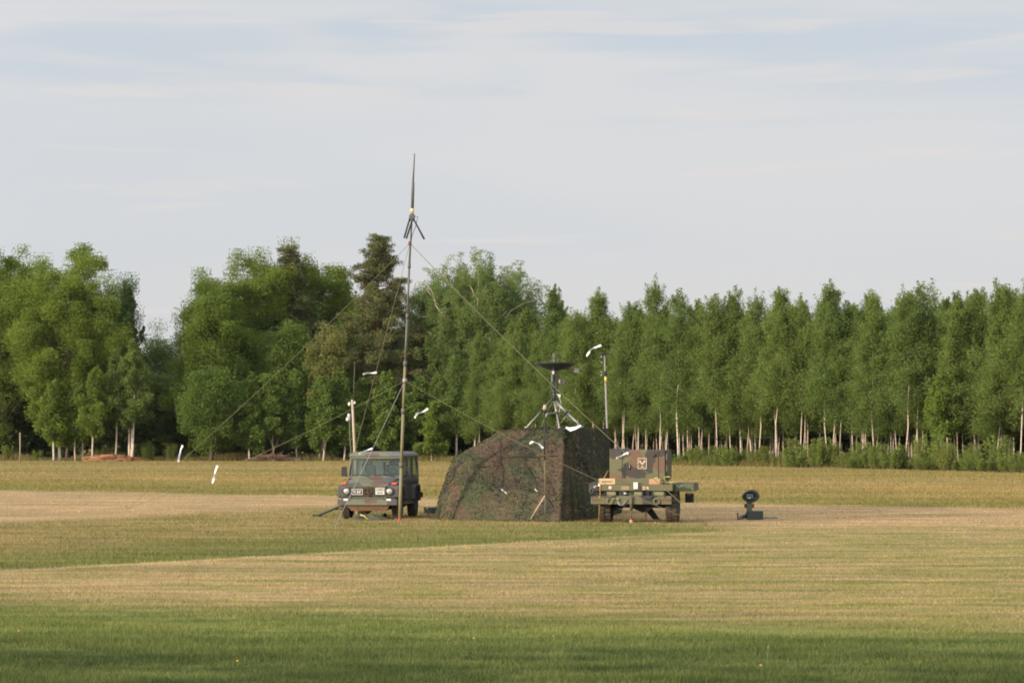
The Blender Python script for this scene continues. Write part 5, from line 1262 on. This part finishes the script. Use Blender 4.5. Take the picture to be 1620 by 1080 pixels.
e.prism([(ex - .05, ez - .105), (ex + .05, ez - .105), (ex, ez - .065)], 'y', -0.020, -0.014, 0)
e.build('emblem_sign', [simple('cream paint', (0.52, 0.42, 0.31), 0.7), simple('olive brown sign ground', (0.12, 0.085, 0.05), 0.7)], gen)
b = MB(); b.box((0.752, 0.85, 0.50), (0.03, 1.5, 0.72)); b.build('side_panel', darkg, gen, 0.006)
for k in range(2): MB().box((0.772, 0.10, 0.72 - 0.3 * k), (0.012, 0.04, 0.16)).build('side_label', white, gen)
for k in range(7): MB().box((-0.60 + 0.2 * k, -0.02, 0.03), (0.07, 0.04, 0.035)).build('floor_clamp', steel if k % 3 == 0 else black, gen, 0.006)
# coiled yellow cord, orange rope, white cloth on the deck
RZ = Matrix.Rotation(TRZ, 3, 'Z')
o = MB().tube([RZ @ Vector(p) for p in [(-.32, 0, 0.1), (-.22, -.02, 0.13), (-.08, -.02, 0.04), (.02, 0, -.02), (.12, 0, .02), (.20, .03, .10), (.10, .05, .16), (-.03, .04, .14), (.0, .0, .04), (.14, -.02, -.01), (.24, -.02, .03)]], 0.016, 6).build('coiled_cord', rope_y)
o.location = TR + RZ @ Vector((0.88, 0.25, 1.06)); tag(o, 'loosely coiled yellow cord on the right corner of the trailer deck', 'cord')
a_ = at(962, 744, 75.9); m_ = at(949, 768, 75.3); e_ = gnd(947, 826)
o = MB().tube([(0, 0, 0), m_ - a_, at(949.5, 785, 75.3) - a_, e_ - a_], [0.011, 0.014, 0.014, 0.011], 6).build('orange_rope', rope_o); o.location = a_; tag(o, 'orange rope running from the generator box down the left end of the trailer', 'rope')
streamer('small crumpled white cloth on the left end of the trailer deck', [(948, 766), (945, 768), (942, 769), (940, 771)], 75.3, 0.12, None, 'cloth_scrap')

# ------------------------------------------------------------------ ground sight with round head
GS = gnd(1186, 821.5)
o = thing('ground_sight', 'dark sighting device with a round glossy head standing on the grass right of the trailer', 'sight', GS, R(4))
k_ = 57.6
hd = MB(); Hc = Vector((0, 0.0, 0.635))
hd.lathe([(0.001, 0.17), (0.10, 0.165), (0.165, 0.13), (0.19, 0.06), (0.195, -0.08), (0.185, -0.13), (0.165, -0.135), (0.155, -0.10), (0.001, -0.09)], 32, 0, T(*Hc) @ Matrix.Diagonal((1.10, 1, 0.82, 1)) @ rx(R(-90)))
ho = hd.build('head', darkg, o)
MB().lathe([(0.001, 0.12), (0.12, 0.10), (0.18, 0.05), (0.205, 0.0), (0.20, -0.05), (0.17, -0.06), (0.001, -0.06)], 32, 0, T(0.055, 0.03, 0.645) @ Matrix.Diagonal((1.05, 1, 0.88, 1)) @ rx(R(-90))).build('rim', darkg, ho)
MB().box((-0.02, -0.145, 0.64), (0.20, 0.02, 0.13)).build('window', simple('dark window glass', (0.075, 0.085, 0.085), 0.12, spec=0.6), ho, 0.02)
MB().box((-0.03, -0.155, 0.592), (0.06, 0.012, 0.022)).build('lamp', clear_w, ho, 0.004)
MB().box((0.125, -0.10, 0.74), (0.05, 0.012, 0.03)).build('highlight_clip', steel, ho, 0.004)  # small bright block laid on as a highlight of the head
nk = MB(); nk.box((-0.01, 0, 0.42), (0.16, 0.14, 0.16), 0, None, (0.75, 0.8)); nk.box((-0.01, 0, 0.30), (0.13, 0.12, 0.20), 0, None, (1.15, 1)); nk.build('neck', olive, o, 0.012)
for s in (-1, 1): MB().lathe([(0.001, -0.025), (0.055, -0.025), (0.055, 0.025), (0.001, 0.025)], 14, 0, T(-0.01 + s * 0.105, 0, 0.38) @ WHEEL).build('adjusting_knob', brownp if s > 0 else black, o, 0.006)
MB().box((0.135, -0.02, 0.125), (0.43, 0.30, 0.235)).build('battery_case', darkg, o, 0.012)
MB().box((0.03, -0.02, 0.247), (0.06, 0.06, 0.015)).build('battery_cap', olive, o, 0.004)
bs = MB(); bs.prism([(-0.30, 0.06), (-0.05, 0.10), (0.02, 0.24), (-0.07, 0.24), (-0.14, 0.14), (-0.30, 0.09)], 'y', -0.04, 0.04); bs.build('base_arm', darkg, o, 0.006)
for a in (150, 200, 270): MB().tube([(-0.05, 0, 0.08), (-0.05 + 0.30 * math.cos(R(a)), 0.30 * math.sin(R(a)), 0.015)], [0.03, 0.02], 8).build('leg', darkg, o)
MB().tube([(-0.33, 0, 0.0), (-0.33, 0, 0.17)], 0.018, 8).build('levelling_screw', darkg, o)
MB().tube([(-0.36, 0, 0.17), (-0.30, 0, 0.17)], 0.016, 8).build('screw_grip', darkg, o)
MB().box((-0.27, -0.05, 0.035), (0.07, 0.05, 0.04)).build('foot_plate', steel, o, 0.006)
o = MB().tube([(0, 0, 0.03), (0.12, 0.04, 0.05), (0.2, -0.03, 0.03), (0.33, 0.05, 0.05), (0.42, 0, 0.02)], [0.02, 0.03, 0.025, 0.03, 0.012], 6).build('cable_bundle', simple('grey cable', (0.20, 0.20, 0.21), 0.7)); o.location = gnd(1207, 820.5); tag(o, 'grey cable bundle on the grass right of the ground sight', 'cable')

# ------------------------------------------------------------------ thin evening haze
haze_m, t, out = new_mat('thin haze'); pv = t.new('ShaderNodeVolumePrincipled'); pv.inputs['Color'].default_value = (0.92, 0.95, 1.0, 1); pv.inputs['Density'].default_value = 0.00003; pv.inputs['Anisotropy'].default_value = 0.2
t.l.new(pv.outputs[0], out.inputs['Volume'])
hz = MB().box((0, 1100, 14.5), (3400, 3000, 31), 0).build('haze', haze_m)
tag(hz, 'thin pale haze over the whole field', None, None, 'stuff')
